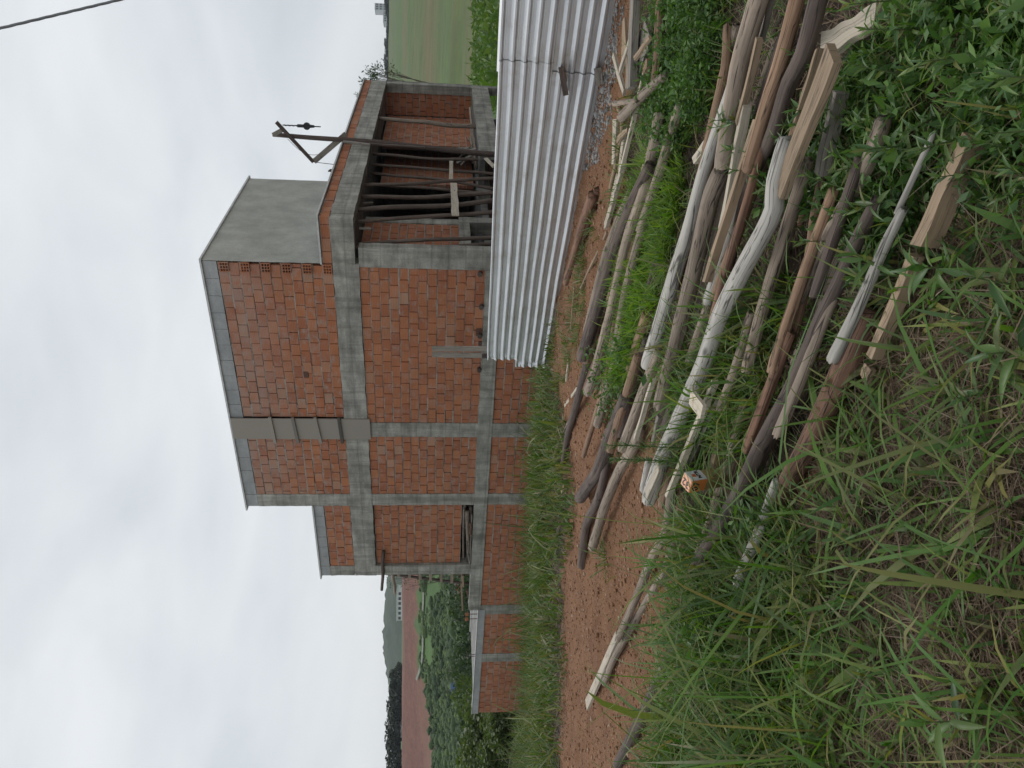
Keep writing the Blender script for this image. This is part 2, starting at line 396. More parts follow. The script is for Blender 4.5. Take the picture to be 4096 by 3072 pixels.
rd = mixc(t, 1, rd, ramp(t, noise(t, scaled(t, P, (1, .5, .25)), 1.4, 5, .7), [(.35, .62), (.65, 1.1)]), 'MULTIPLY')
rd = mixc(t, sp.outputs[2], mixc(t, .35, rd, (.16, .085, .045)), rd)
c = mixc(t, sp.outputs[0], c, rd)
LK(c, b.inputs['Base Color']); b.inputs['Roughness'].default_value = .95; M['far'] = m
land = link('hillside', fast('hillside', np.stack([X, Y, zz], -1).reshape(-1, 3), grid_faces(len(us2), len(ys2)), M['far'], cv.reshape(-1, 4)), None, kind='structure')
land.data.polygons.foreach_set('use_smooth', [True] * len(land.data.polygons))
# wooded ridge behind
hy = np.linspace(560, 1100, 40); ha = np.linspace(-1.3, 1.3, 380)
A2, Y2 = np.meshgrid(ha, hy)
crest = np.interp(ha, [-1.3, -.6, -.5, -.43, -.40, -.38, -.345, -.29, -.24, -.15, .1, .42, .52, 1.3], [34, 34, 36, 39, 44.6, 48.4, 50.4, 49.8, 47, 43, 44, 48, 48, 50])[None]
prof = np.clip(1 - ((Y2 - 760) / 230) ** 2, -.6, 1)
rough = RNG.normal(0, 1, A2.shape) * .9
zz2 = -6 + (crest + 6) * prof + fnoise(A2 * 40, Y2 * .05, 4, 1, 3) * 2.2 + rough
m, t, b, N, LK = mat('wooded_ridge'); P = pos(t)
c = mixc(t, ramp(t, noise(t, P, .09, 6, .75), [(.35, 0), (.65, 1)]), (.018, .034, .022), (.045, .07, .038))
LK(c, b.inputs['Base Color']); b.inputs['Roughness'].default_value = 1; M['ridge'] = m
link('hills', fast('hills', np.stack([A2 * Y2, Y2, zz2], -1).reshape(-1, 3), grid_faces(len(ha), len(hy)), M['ridge']), None, kind='structure')

# pale track climbing the far slope
pts = [(1700, 2330), (1702, 2390), (1697, 2470), (1700, 2560), (1696, 2640), (1683, 2690), (1672, 2722)]
def far_hit(px, py):
    r = ray(px, py); lo = 30.0
    for y in np.arange(34, 420, .5):
        p = CAM + r * (y / r[1])
        if p[2] <= float(far_z(np.array(p[0] / p[1]), np.array(p[1]))) + .05: return p
    return CAM + r * (400 / r[1])
ps = []
for i in range(len(pts) - 1):
    for k in np.linspace(0, 1, 14, endpoint=False): ps.append((pts[i][0] + (pts[i + 1][0] - pts[i][0]) * k, pts[i][1] + (pts[i + 1][1] - pts[i][1]) * k))
Q = [far_hit(*p) for p in ps]; mb = MB(); vs = []
Yq = np.convolve([q[1] for q in Q], np.ones(7) / 7, 'same'); Yq[:4] = [q[1] for q in Q[:4]]; Yq[-4:] = [q[1] for q in Q[-4:]]
for q, yq in zip(Q, Yq):
    x_ = q[0]
    for d_ in (-.8, .8): vs.append((x_, yq + d_, float(far_z(np.array(x_ / yq), np.array(yq + d_))) + .55))
mb.add(vs, [(2 * i, 2 * i + 2, 2 * i + 3, 2 * i + 1) for i in range(len(Q) - 1)])
M['track'] = mk_plain('pale_track', (.17, .18, .14), .95, .3, .6)
mb.build('path', M['track'], kind='structure')
# ------------------------------------------------------------------ the unfinished house
house = thing('house', 'unfinished two storey house of bare terracotta blocks framed in grey concrete', 'house', (CC[0], CC[1], 0), -YAW)
GAPS = MB(); MORTAR = MB(); BR = []
def panel(x0, x1, z0, z1, y=0.0, axis='x', smear=False, dens=1):
    # a field of blocks; axis 'x': faces -y at depth y; axis 'y': faces +x at x=y, running x0..x1 along y
    n = max(1, round((z1 - z0) / .2)); h = (z1 - z0) / n
    L_ = .292; bj = .017
    def P(u, d, z): return (u, y + d, z) if axis == 'x' else (y - d, u, z)
    a, b = P(x0, .09, z0), P(x1, .15, z1)
    GAPS.box([min(p, q) for p, q in zip(a, b)], [max(p, q) for p, q in zip(a, b)])
    for i in range(n + 1):
        zc = z0 + i * h
        k = max(2, int((x1 - x0) / .35)); ed = np.linspace(x0, x1, k + 1)
        for u0, u1 in zip(ed[:-1], ed[1:]):
            d0 = random.choice((.006, .012, .02, .03, -.002)); th = random.uniform(.008, .017)
            a, b = P(u0, d0, max(z0, zc - th)), P(u1, .09, min(z1, zc + th))
            MORTAR.box([min(p, q) for p, q in zip(a, b)], [max(p, q) for p, q in zip(a, b)])
    sd_ = random.random() * 90
    for i in range(n):
        u = x0 - (L_ * .5 if i % 2 else 0) - random.uniform(0, .05)
        while u < x1 - .02:
            l = L_ * random.choice((1, 1, 1, 1, .97, 1.03)); u0, u1 = max(u, x0 + .003), min(u + l - .010, x1 - .003); u += l
            if u1 - u0 < .035: continue
            zz = z0 + i * h + bj / 2 + random.uniform(-.004, .004) + .009 * mnoise.noise(Vector((u * .7, i * .35, sd_))) * (0 < i < n - 1)
            BR.append((axis, (u0 + u1) / 2, y + random.uniform(-.008, .007), zz + (h - bj) / 2, u1 - u0, h - bj, smear))
panel(-4.10, -.05, .625, 3.225); panel(-6.39, -4.52, .625, 3.225)
panel(-3.95, -.02, 3.76, 6.045, smear=True); panel(-6.39, -4.56, 3.76, 6.045, smear=True)
panel(-9.05, -6.79, 3.79, 4.44, smear=True); panel(-9.05, -6.79, .93, 3.20, .07)
panel(-4.10, -.36, -1.75, .28); panel(-6.39, -4.52, -1.75, .28); panel(-10.8, -6.77, -1.95, .28)
panel(-13.1, -11.2, -2.05, .138); panel(-16.3, -13.5, -2.05, .138)
# inside the porch
panel(.32, 2.15, 1.15, 3.28, 0.0, 'y'); panel(6.85, 9.8, .63, 3.28, -.8, 'y'); panel(7.85, 10.68, .63, 3.28, 0.0, 'y'); panel(.02, .72, .63, 3.5, 10.68)
# thin course above the porch beam
panel(0.0, 1.0, 3.755, 3.955); panel(.02, 10.88, 3.755, 3.955, 1.0, 'y')
# real blocks: the largest in the picture each their own object
VAR = []
for k in range(6):
    bm = bmesh.new(); bmesh.ops.create_cube(bm, size=1)
    for v in bm.verts: v.co.y = v.co.y * .11 + .055
    bmesh.ops.bevel(bm, geom=[e for e in bm.edges if all(v.co.y < .03 for v in e.verts)], offset=.012, segments=1, affect='EDGES')
    for v in bm.verts: v.co.x += random.uniform(-.012, .012); v.co.z += random.uniform(-.018, .018)
    me = bpy.data.meshes.new('brick'); bm.to_mesh(me); bm.free(); VAR.append(me)
    for mt in ('brick',): me.materials.append(M[mt])
VAR2 = []
for me in VAR:
    q = me.copy(); q.materials[0] = M['brick_smeared']; VAR2.append(q)
order = sorted(range(len(BR)), key=lambda i: np.linalg.norm(H(*( (BR[i][1], BR[i][2], BR[i][3]) if BR[i][0] == 'x' else (BR[i][2], BR[i][1], BR[i][3]))) - CAM) + (50 if BR[i][0] == 'y' or BR[i][3] < -.2 or BR[i][4] < .12 else 0))
REST = {False: MB(), True: MB()}
for r_, i in enumerate(order):
    ax, u, y, z, l, h, sm = BR[i]
    if r_ < 298:
        o = bpy.data.objects.new('brick', random.choice(VAR2 if sm else VAR)); COL.objects.link(o); o.parent = house
        o.scale = (l, 1, h)
        if ax == 'x': o.location = (u, y, z)
        else: o.location = (y, u, z); o.rotation_euler.z = math.pi / 2
        o.rotation_euler.y = random.gauss(0, .005)
    else:
        j = lambda: random.uniform(-.003, .003); mb = REST[sm]; e = .005
        if ax == 'x':
            F0 = [(u - l / 2 + e + j(), y, z - h / 2 + e + j()), (u + l / 2 - e + j(), y, z - h / 2 + e + j()), (u + l / 2 - e + j(), y, z + h / 2 - e + j()), (u - l / 2 + e + j(), y, z + h / 2 - e + j())]
            F1 = [(u - l / 2, y + .1, z - h / 2), (u + l / 2, y + .1, z - h / 2), (u + l / 2, y + .1, z + h / 2), (u - l / 2, y + .1, z + h / 2)]
        else:
            F0 = [(y, u - l / 2 + e + j(), z - h / 2 + e), (y, u + l / 2 - e + j(), z - h / 2 + e), (y, u + l / 2 - e, z + h / 2 - e), (y, u - l / 2 + e, z + h / 2 - e)]
            F1 = [(y - .1, u - l / 2, z - h / 2), (y - .1, u + l / 2, z - h / 2), (y - .1, u + l / 2, z + h / 2), (y - .1, u - l / 2, z + h / 2)]
        mb.add(F0 + F1, [(0, 1, 2, 3), (0, 4, 5, 1), (1, 5, 6, 2), (2, 6, 7, 3), (3, 7, 4, 0), (7, 6, 5, 4)])
REST[False].build('brickwork', M['brick'], house, kind='stuff'); REST[True].build('brickwork', M['brick_smeared'], house, kind='stuff')
MORTAR.build('mortar', M['mortar'], house, kind='stuff'); GAPS.build('backing', M['gap'], house)

def cast(name, a, b, mt='concrete', jit=.012, step=.09, label=None):
    # a cast piece with slightly ragged arrises
    bm = bmesh.new(); x0, y0, z0 = a; x1, y1, z1 = b
    d = [max(1, int((q - p) / step)) for p, q in zip(a, b)]
    bmesh.ops.create_cube(bm, size=1)
    for v in bm.verts: v.co = Vector(((x0 + x1) / 2 + v.co.x * (x1 - x0), (y0 + y1) / 2 + v.co.y * (y1 - y0), (z0 + z1) / 2 + v.co.z * (z1 - z0)))
    for ax in range(3):
        n_ = min(d[ax], 90)
        for i in range(1, n_):
            c_ = a[ax] + (b[ax] - a[ax]) * i / n_; no = [0, 0, 0]; no[ax] = 1; co = [0, 0, 0]; co[ax] = c_
            if (b[ax] - a[ax]) == max(q - p for p, q in zip(a, b)) or ax == 2 and (z1 - z0) > .5:
                bmesh.ops.bisect_plane(bm, geom=bm.verts[:] + bm.edges[:] + bm.faces[:], plane_co=co, plane_no=no)
    s_ = random.random() * 50
    for v in bm.verts:
        q = v.co * 5 + Vector((s_, s_, s_)); v.co += Vector((mnoise.noise(q), mnoise.noise(q + Vector((9, 0, 0))) * .5, mnoise.noise(q + Vector((0, 9, 0))))) * jit
    me = bpy.data.meshes.new(name); bm.to_mesh(me); bm.free(); me.polygons.foreach_set('use_smooth', [True] * len(me.polygons)); me.set_sharp_from_angle(angle=R(45))
    return link(name, me, M[mt], house, label=label)
# frame: columns and beams
cast('column', (-.05, -.018, -1.9), (.37, .25, 3.225))
cast('column', (-4.52, -.016, .63), (-4.10, .25, 3.225)); cast('column', (-4.52, -.014, -1.9), (-4.10, .25, .285))
cast('column', (-6.77, -.016, .63), (-6.39, .25, 3.225)); cast('column', (-6.77, -.014, -1.9), (-6.39, .25, .285)); cast('column', (-6.79, -.012, 3.77), (-6.39, .25, 6.05))
cast('column', (-9.42, -.016, .63), (-9.05, .25, 3.22)); cast('column', (-9.42, -.016, 3.80), (-9.05, .25, 4.45))
cast('column', (-11.2, -.018, -2.1), (-10.8, .25, .28)); cast('column', (-13.5, -.018, -2.1), (-13.1, .25, .142))
cast('beam', (-3.97, -.03, 3.23), (0.02, .25, 3.755), jit=.02); cast('beam', (-6.79, -.028, 3.23), (-3.97, .25, 3.765), jit=.02); cast('beam', (-9.42, -.024, 3.22), (-6.79, .25, 3.79), jit=.022)
cast('beam', (-10.98, -.034, .285), (-.05, .27, .625), jit=.012)
cast('beam', (-16.3, -.032, .143), (-10.98, .27, .345), 'block', jit=.006)
cast('beam', (.02, -.025, 3.295), (1.0, .2, 3.75)); cast('beam', (.78, .2, 3.295), (1.012, 4.6, 3.75)); cast('beam', (.78, 4.6, 3.30), (1.006, 10.9, 3.75))
cast('beam', (.78, 4.45, .12), (1.0, 10.88, .62)); cast('column', (.78, 4.45, -1.9), (.995, 4.7, .12)); cast('column', (.78, 10.62, -2.4), (1.0, 10.88, .12))
cast('column', (.72, 10.64, .62), (.99, 10.9, 3.295)); cast('end_wall', (-.02, 10.84, .62), (.99, 10.96, 3.56), 'concrete_dark')
cast('beam', (-.25, .25, .90), (0.012, 2.3, 1.15)); cast('column', (-.28, 2.15, 1.15), (.012, 2.45, 3.29)); cast('column', (-.28, 2.3, -1.9), (.015, 2.6, 1.15))
cast('beam', (-.25, 4.25, .30), (.012, 10.7, .62))
# slabs and closing walls
def hbox(name, a, b, mt): mb = MB(); mb.box(a, b); return mb.build(name, M[mt], house)
hbox('slab', (.0, .2, 3.34), (.78, 10.63, 3.76), 'concrete_dark')
hbox('slab', (-6.75, .25, 3.50), (-.002, 10.9, 3.755), 'concrete_dark'); hbox('slab', (-9.4, .25, 3.50), (-6.8, 8, 3.78), 'concrete_dark')
hbox('slab', (.005, 4.6, .46), (.78, 10.7, .615), 'concrete_dark')
hbox('slab', (-9.4, .28, .38), (-.28, 10.6, .56), 'concrete_dark'); hbox('terrace_slab', (-16.25, .27, .02), (-9.5, 5.2, .29), 'concrete_dark')
hbox('rear_wall', (-9.4, 10.6, -2.5), (-.28, 10.8, 3.5), 'concrete_dark'); hbox('end_wall', (-9.40, .25, .57), (-9.2, 8, 3.5), 'concrete_dark')
hbox('end_wall', (-16.28, .25, -2.8), (-16.1, 5.2, .01), 'concrete_dark'); hbox('partition', (-3.3, .3, .57), (-3.15, 10.6, 3.5), 'gap'); hbox('foundation_wall', (-.75, .3, -2.2), (-.6, 10.6, .38), 'gap')  # partition and foundation wall coloured dark to paint in the unlit voids
hbox('rear_wall', (-.28, 10.70, -2.5), (-.0, 10.83, 3.5), 'concrete_dark')
hbox('rear_wall', (-6.7, 4.5, 3.78), (-.2, 4.62, 6.3), 'plaster'); hbox('end_wall', (-6.78, .26, 3.79), (-6.6, 4.5, 6.3), 'plaster')
hbox('end_wall', (-9.40, .26, 3.79), (-9.25, 4.0, 4.72), 'plaster')
hbox('roof', (-6.7, .3, 6.2), (-.2, 4.5, 6.3), 'concrete_dark'); hbox('roof', (-9.3, .3, 4.55), (-6.8, 4.0, 4.68), 'concrete_dark')
# rendered side of the tower
mb = MB(); ny, nz = 40, 26
vs = [(.012 + .006 * mnoise.noise(Vector((y * 3, z * 3, 1))) + (.012 * mnoise.noise(Vector((1, z * 9, 4))) if j == 0 else 0), (-.02 + .02 * mnoise.noise(Vector((z * 7, 2, 2))) if j == 0 else y), z) for i, z in enumerate(np.linspace(3.97, 6.335, nz)) for j, y in enumerate(np.linspace(0, 4.62, ny))]
mb.add(vs, [(i * ny + j, i * ny + j + 1, (i + 1) * ny + j + 1, (i + 1) * ny + j) for i in range(nz - 1) for j in range(ny - 1)])
o = mb.build('plaster_wall', M['plaster'], house, smooth=True)
hbox('wall_core', (-.2, .11, 3.76), (.008, 4.62, 6.33), 'plaster')
# grey block course under each roof edge
def blocks(x0, x1, z0, z1, y=-.006):
    n_ = round((x1 - x0) / .40)
    proto = None
    for i in range(n_):
        wd = (x1 - x0) / n_
        if proto is None:
            mb = MB(); mb.box((-.5, 0, -.5), (.5, .2, .5)); proto = mb.mesh('block'); proto.materials.append(M['block'])
        o = bpy.data.objects.new('block', proto); COL.objects.link(o); o.parent = house
        o.location = (x0 + (i + .5) * wd, y + random.uniform(-.006, .004), (z0 + z1) / 2); o.scale = (wd - .008, 1, z1 - z0 - .004)
blocks(-6.79, .0, 6.055, 6.335); blocks(-9.42, -6.80, 4.455, 4.70)
hbox('cap', (-6.9, -.05, 6.337), (.05, 4.72, 6.375), 'cap'); hbox('cap', (-9.52, -.05, 4.702), (-6.80, 4.1, 4.742), 'cap')
mb = MB(); mb.box((-.0, -.045, 3.965), (1.06, .02, 4.0)); mb.box((.1, .02, 3.965), (1.06, 10.95, 4.0)); mb.build('cap', M['cap'], house)
mb = MB(); mb.box((-16.32, -.05, .347), (-10.99, -.01, .36)); mb.box((-16.32, 3.2, .295), (-9.5, 3.3, .33)); mb.build('cap', M['cap'], house)
# hollow blocks laid end-on at the tower's corner
mb = MB(); W_, H_ = .21, .175
for i in range(4): mb.box((-W_ / 2 + i * (W_ - .014) / 3, 0, -H_ / 2), (-W_ / 2 + i * (W_ - .014) / 3 + .014, .09, H_ / 2))
for j in range(4):
    z_ = -H_ / 2 + j * (H_ - .014) / 3
    for i in range(3): mb.box((-W_ / 2 + .0145 + i * (W_ - .014) / 3, .001, z_), (-W_ / 2 - .0005 + (i + 1) * (W_ - .014) / 3, .089, z_ + .014))
hb = mb.mesh('hollow_brick'); hb.materials.append(M['brick'])
for i in range(6):
    o = bpy.data.objects.new('hollow_brick', hb); COL.objects.link(o); o.parent = house; o.location = (-.115, -.045, 3.86 + .41 * i)
    dk = MB(); dk.box((-.10, .05, -.085), (.10, .06, .085)); q = link('cell_backing', dk.mesh('cell_backing'), M['gap'], o)
# shuttering boards left on the upper column
fw = MB(); fw.box((-4.56, -.062, 3.17), (-3.96, -.033, 6.34), .004); fo = fw.build('formwork_board', M['grey_board'], house)
for z_, tilt in ((5.42, .02), (4.90, .03), (4.38, .04), (3.86, .02)):
    c_ = MB(); c_.bar((-4.66, -.085, z_ - tilt), (-3.90, -.085, z_ + tilt), 1, flat=(.045, .07), up=(0, 0, 1)); c_.build('cleat', M['grey_board'], fo)
# dark plates on the wall face painting shade for broken block and putlog holes
for px_, py_, a_, b_ in ((1224, 1498, .17, .10), (1925, 1380, .2, .12), (1915, 1328, .18, .12)):
    x_, _, z_ = hfront(px_, py_)
    c_ = MB(); c_.box((x_ - a_ / 2, -.016, z_ - b_ / 2), (x_ + a_ / 2, -.012, z_ + b_ / 2), .01); c_.build('hole', M['gap'], house)
# timber ends sticking out of the wall by the low beam
for px_, py_ in ((1921, 1094), (1926, 1225), (1920, 1340), (1918, 1475)):
    x_, _, z_ = hfront(px_, py_); c_ = MB(); c_.bar((x_, .05, z_), (x_ + .03, -.13, z_ + .01), .055, .05, 9); c_.build('putlog_end', M['dark_log'], house)
# pale patches of render on the wall
def at_wall(px, py): return hfront(px, py)

# ------------------------------------------------------------------ props under the porch roof
def limb(p, q, r0, r1, n=10, rings=12, wob=.02, seed=0):
    p = Vector([float(c) for c in p]); q = Vector([float(c) for c in q]); a = (q - p); Ln = a.length; a.normalize()
    u = Vector((0, 0, 1)) if abs(a.z) < .9 else Vector((0, 1, 0)); sd = a.cross(u).normalized(); u = sd.cross(a)
    mb = MB(); vs = []; uv = []
    for i in range(rings + 1):
        k = i / rings; w_ = math.sin(math.pi * k)
        c = p + a * (Ln * k) + sd * (wob * w_ * mnoise.noise(Vector((seed, k * 2.2, 0))) * 2) + u * (wob * w_ * mnoise.noise(Vector((seed, k * 2.2, 7))) * 2)
        r = r0 + (r1 - r0) * k
        for j in range(n):
            th = 2 * math.pi * j / n; rr = r * (1 + .13 * mnoise.noise(Vector((math.cos(th) * 1.4 + seed, math.sin(th) * 1.4, k * Ln * 2))))
            vs.append(c + sd * math.cos(th) * rr + u * math.sin(th) * rr)
    fs = []
    for i in range(rings):
        for j in range(n):
            fs.append((i * n + j, i * n + (j + 1) % n, (i + 1) * n + (j + 1) % n, (i + 1) * n + j))
            for ii, jj in ((i, j), (i, j + 1), (i + 1, j + 1), (i + 1, j)): uv.append((jj / n * 2 * math.pi * r0, ii / rings * Ln))
    fs += [tuple(range(n))[::-1], tuple(range(rings * n, rings * n + n))]; uv += [(math.cos(6.28 * j / n) * r0, math.sin(6.28 * j / n) * r0) for j in range(n)] * 2
    mb.add(vs, fs, uv); return mb
PR = [((1489, 616), (1975, 643), .60, .045, 'prop pole standing just beyond the hoist mast, straight and dark'), ((1481, 657), (1972, 699), .45, .04, 'thin prop pole passing behind the short upper cross board'), ((1465, 690), (1967, 748), .35, .042, 'prop pole leaning away, crossing behind its neighbour near mid height'),
      ((1468, 740), (1972, 719), .70, .045, 'prop pole in front of the crossing pair, between the two cross boards'), ((1590, 741), (1970, 768), .30, .04, 'thin prop pole starting low behind the wavy cross board'), ((1449, 787), (1967, 782), .72, .052, 'upright thick prop pole carrying the wavy cross board'),
      ((1441, 839), (1964, 795), .78, .055, 'thickest prop pole, slanting across the wavy cross board'), ((1427, 887), (1967, 847), .62, .048, 'slanting prop pole in front of the concrete post at the block wall end'), ((1427, 977), (1963, 955), .30, .046, 'dark prop pole before the porch block wall, top under the beam corner'), ((1550, 985), (1963, 979), .28, .044, 'prop pole close beside the corner column of the house')]
for i, (a, b, x_, r_, lb) in enumerate(PR):
    p = np.array(hside(*a, x_)); q = np.array(hside(*b, x_))
    top = p + (p - q) * ((3.30 - p[2]) / (p[2] - q[2]))
    bot = q + (q - p) * ((-.95 - q[2]) / (q[2] - p[2]))
    o = limb(H(*bot), H(*top), r_, r_ * .85, wob=.06, seed=i * 3.1).build('prop_pole', M['prop'], smooth=True)
    tag(o, lb, 'prop', 'props under the porch beam')
p = np.array(hside(1525, 474, .86)); q = np.array(hside(1907, 506, .86)); p[2] = 3.29; q[2] = .61
tag(limb(H(*q), H(*p), .07, .05, wob=.05, seed=77).build('prop_pole', M['grey_log'], smooth=True), 'single grey prop pole standing on the floor edge in the far bay', 'prop', 'props under the porch beam')
def hboard(a, b, wd, th, mt, lb, x_, name='plank', cat='board'):
    p = hside(*a, x_); q = hside(*b, x_); mb = board(H(*p), H(*q), wd, th, up=tuple(-dL)); o = mb.build(name, M[mt]); return tag(o, lb, cat)
def board(p, q, wd, th, up=(0, 0, 1), rings=8, wav=0.0, taper=1.0, chip=.0, seed=0):
    p = Vector([float(c) for c in p]); q = Vector([float(c) for c in q]); a = q - p; Ln = a.length; a.normalize()
    u = Vector([float(c) for c in up]); u = (u - a * a.dot(u)).normalized(); sd = a.cross(u)
    vs, fs, uv = [], [], []
    for i in range(rings + 1):
        k = i / rings; w2 = wd / 2 * (1 + (taper - 1) * k); c = p + a * Ln * k + u * (.006 * mnoise.noise(Vector((seed, k * 2, 0))))
        e0 = wav * mnoise.noise(Vector((seed + 5, k * 4, 0))); e1 = wav * mnoise.noise(Vector((seed + 9, k * 4, 0)))
        ch0 = ch1 = 0
        if i in (0, rings) and chip: ch0, ch1 = random.uniform(-chip, chip), random.uniform(-chip, chip)
        for sx, sz in ((-1, -1), (1, -1), (1, 1), (-1, 1)):
            vs.append(c + sd * (sx * w2 + (e0 if sx < 0 else e1)) + u * sz * th / 2 + a * (ch0 if sx < 0 else ch1))
    for i in range(rings):
        for j in range(4):
            j2 = (j + 1) % 4; fs.append((i * 4 + j, i * 4 + j2, i * 4 + 4 + j2, i * 4 + 4 + j))
            wid = [0, wd, wd + th, 2 * wd + th, 2 * wd + 2 * th]
            uv += [(wid[j], i / rings * Ln), (wid[j + 1], i / rings * Ln), (wid[j + 1], (i + 1) / rings * Ln), (wid[j], (i + 1) / rings * Ln)]
    fs += [(3, 2, 1, 0), (rings * 4, rings * 4 + 1, rings * 4 + 2, rings * 4 + 3)]; uv += [(0, 0), (wd, 0), (wd, th), (0, th)] * 2
    mb = MB(); mb.add(vs, fs, uv); return mb
hboard((1805, 645), (1804, 720), .095, .025, 'pale', 'short pale cross board nailed to the porch props, higher of two', .66)
p = hside(1814, 733, .845); q = hside(1822, 862, .845)
tag(board(H(*p), H(*q), .15, .025, up=tuple(-dL), rings=14, wav=.02, seed=3).build('plank', M['pale']), 'pale wavy edged cross board nailed over the slanting porch props', 'board')
for a, b, x_, lb in (((1453, 813), (1492, 812), .5, 'small timber offcut hanging under the porch ceiling between two props'), ((1437, 913), (1484, 914), .6, 'small timber offcut under the porch ceiling before the block wall')):
    hboard(a, b, .06, .03, 'grey_board', lb, x_, 'offcut', 'offcut')
p = hfront(1266, 712, .9); pts_ = board(H(.25, 4.72, 4.0), H(.30, 4.60, 4.36), .14, .03, up=tuple(-dL), chip=.05, seed=8)
tag(pts_.build('offcut', M['dark_log']), 'dark timber end jutting up from the porch roof beside the rendered tower wall', 'offcut')
hboard((1943, 634), (1978, 668), .09, .03, 'pale', 'pale board end leaning just above the metal fence, below the hoist mast', 1.3)
# scrap timber on the far bay floor
for i, (y0, x0_, y1, x1_, r_, z_) in enumerate(((5.6, .55, 9.2, .75, .04, .67), (5.2, .3, 8.4, .45, .045, .66), (6.4, .6, 8.0, .2, .03, .75), (5.0, .5, 6.2, .8, .035, .74))):
    lb = ('long round timber lying along the far bay floor edge', 'round timber lying at the foot of the far bay wall', 'thin pole lying aslant on the far bay timber heap', 'short pole lying across the near end of the far bay heap')[i]
    tag(limb(H(x0_, y0, z_), H(x1_, y1, z_ + .05), r_, r_ * .8, 8, 6, seed=i + 40).build('pole', M['grey_log'], smooth=True), lb, 'pole', 'timber stored on the far bay floor')
for i in range(6):
    y_ = 4.95 + .13 * i; a_ = random.uniform(-.5, .5)
    lb = 'short board in the tangle at the near end of the far bay floor'
    tag(board(H(.75 + .1 * math.sin(i * 2), y_, .66 + .02 * i), H(.6 + .3 * math.cos(i), y_ + a_ * .6, 1.05 + .06 * (i % 3)), .1, .025, up=tuple(-dL), seed=i).build('offcut', M['grey_board']), lb, 'offcut', 'offcuts on the far bay floor')

# ------------------------------------------------------------------ timber on the ledge of the lower volume
LG = (((-6.9, .05, .70), (-9.1, .12, .72), .05, 'dark_log', 'lowest dark pole lying along the concrete ledge'), ((-7.0, -.02, .80), (-8.6, .02, .71), .06, 'grey_log', 'thick grey pole resting against the ledge timber, one end higher'), ((-6.85, .10, .86), (-8.95, .14, .84), .035, 'grey_log', 'thin grey pole on top of the ledge timber'), ((-7.4, -.06, .70), (-7.9, -.03, .66), .04, 'red_log', 'short reddish pole end at the front of the ledge'))
for i, (a, b, r_, mt, lb) in enumerate(LG): tag(limb(H(*a), H(*b), r_, r_ * .8, 8, 8, seed=60 + i).build('pole', M[mt], smooth=True), lb, 'pole', 'timber stored on the concrete ledge')
for i, (a, b, lb) in enumerate((((-6.9, .0, .90), (-8.2, .03, .87), 'pale board lying uppermost on the ledge timber'), ((-7.1, -.02, .67), (-9.0, -.01, .66), 'thin board along the very edge of the concrete ledge'), ((-8.1, -.01, .78), (-9.3, .03, .64), 'board sloping down from the ledge timber to the ladder end'))):
    tag(board(H(*a), H(*b), .10, .025, seed=i + 70).build('plank', M['grey_board']), lb, 'plank', 'timber stored on the concrete ledge')
# ladder
a0 = hfront(1539, 2293, .35); a1 = hfront(1851, 2338, .35); lad = thing('ladder', 'wooden ladder leaning against the end of the lower volume', 'ladder', H(a1[0], .35, .56))
def lpart(name, p, q, wd, th, mt='dark_log', up=tuple(-dR)):
    b_ = board(H(*p), H(*q), wd, th, up=up); o = b_.build(name, M[mt]); o.parent = lad; o.matrix_parent_inverse = Matrix.Translation(-lad.location); return o
t0 = np.array([-9.30, .36, 3.1]); t1 = np.array([a1[0], .36, .58]); u0 = t0 + [.32, .02, 0]; u1 = t1 + [.45, .02, 0]
t0 = np.array([a0[0] - .02, .36, a0[2]]); lpart('rail', t0, t1, .07, .04); lpart('rail', t0 + [.30, 0, .0], t1 + [.42, 0, 0], .07, .04)
for k in np.linspace(.16, .9, 7): lpart('rung', t0 + (t1 - t0) * k + [-.03, -.03, 0], t0 + (t1 - t0) * k + [.36 + .1 * k, -.03, .01], .08, .025, 'grey_log')
p = hfront(1535, 2205, -.05); q = hfront(1527, 2360, -.05)
tag(limb(H(*p), H(*q), .05, .04, 8, 6, seed=91).build('pole', M['dark_log'], smooth=True), 'round timber jutting sideways from the upper wall of the lower volume', 'pole')
p = hfront(1570, 2285, .3); q = hfront(1580, 2375, .3)
tag(limb(H(*p), H(*q), .05, .04, 8, 6, seed=92).build('pole', M['grey_log'], smooth=True), 'shorter timber jutting out beside the ladder top', 'pole')
for i, (a, b, lb) in enumerate((((1845, 2330), (1850, 2440), 'thin board propped on the ledge beyond the ladder foot'), ((1866, 2360), (1880, 2400), 'short round timber lying past the ladder foot'), ((1850, 2300), (1853, 2345), 'board end standing at the ladder foot'))):
    p = hfront(*a, .2); q = hfront(*b, .2); tag(board(H(*p), H(*q), .07, .05, seed=i + 30).build('plank', M['tan' if i != 1 else 'red_log']), lb, 'plank')
# reinforcement stubs on the low wall
for x_, lb in ((-11.35, 'pair of thin reinforcing rods with brick caps above the low wall'), (-13.3, 'thin reinforcing rods sticking up from the low column')):
    rt = thing('rebar', lb, 'rebar', H(x_, .12, .34))
    for k in range(2):
        mb = MB(); mb.bar(H(x_ - .22 * k * (1 if x_ > -12 else .4), .12, .30), H(x_ - .22 * k * (1 if x_ > -12 else .4), .12, .62), .012, n=6); o = mb.build('rod', M['dark_log']); o.parent = rt; o.matrix_parent_inverse = rt.matrix_basis.inverted()
        if x_ > -12:
            mb = MB(); c_ = H(x_ - .22 * k, .12, .66); mb.box((c_[0] - .045, c_[1] - .04, c_[2] - .045), (c_[0] + .045, c_[1] + .04, c_[2] + .045), .01); o = mb.build('brick_cap', M['brick']); o.parent = rt; o.matrix_parent_inverse = rt.matrix_basis.inverted()

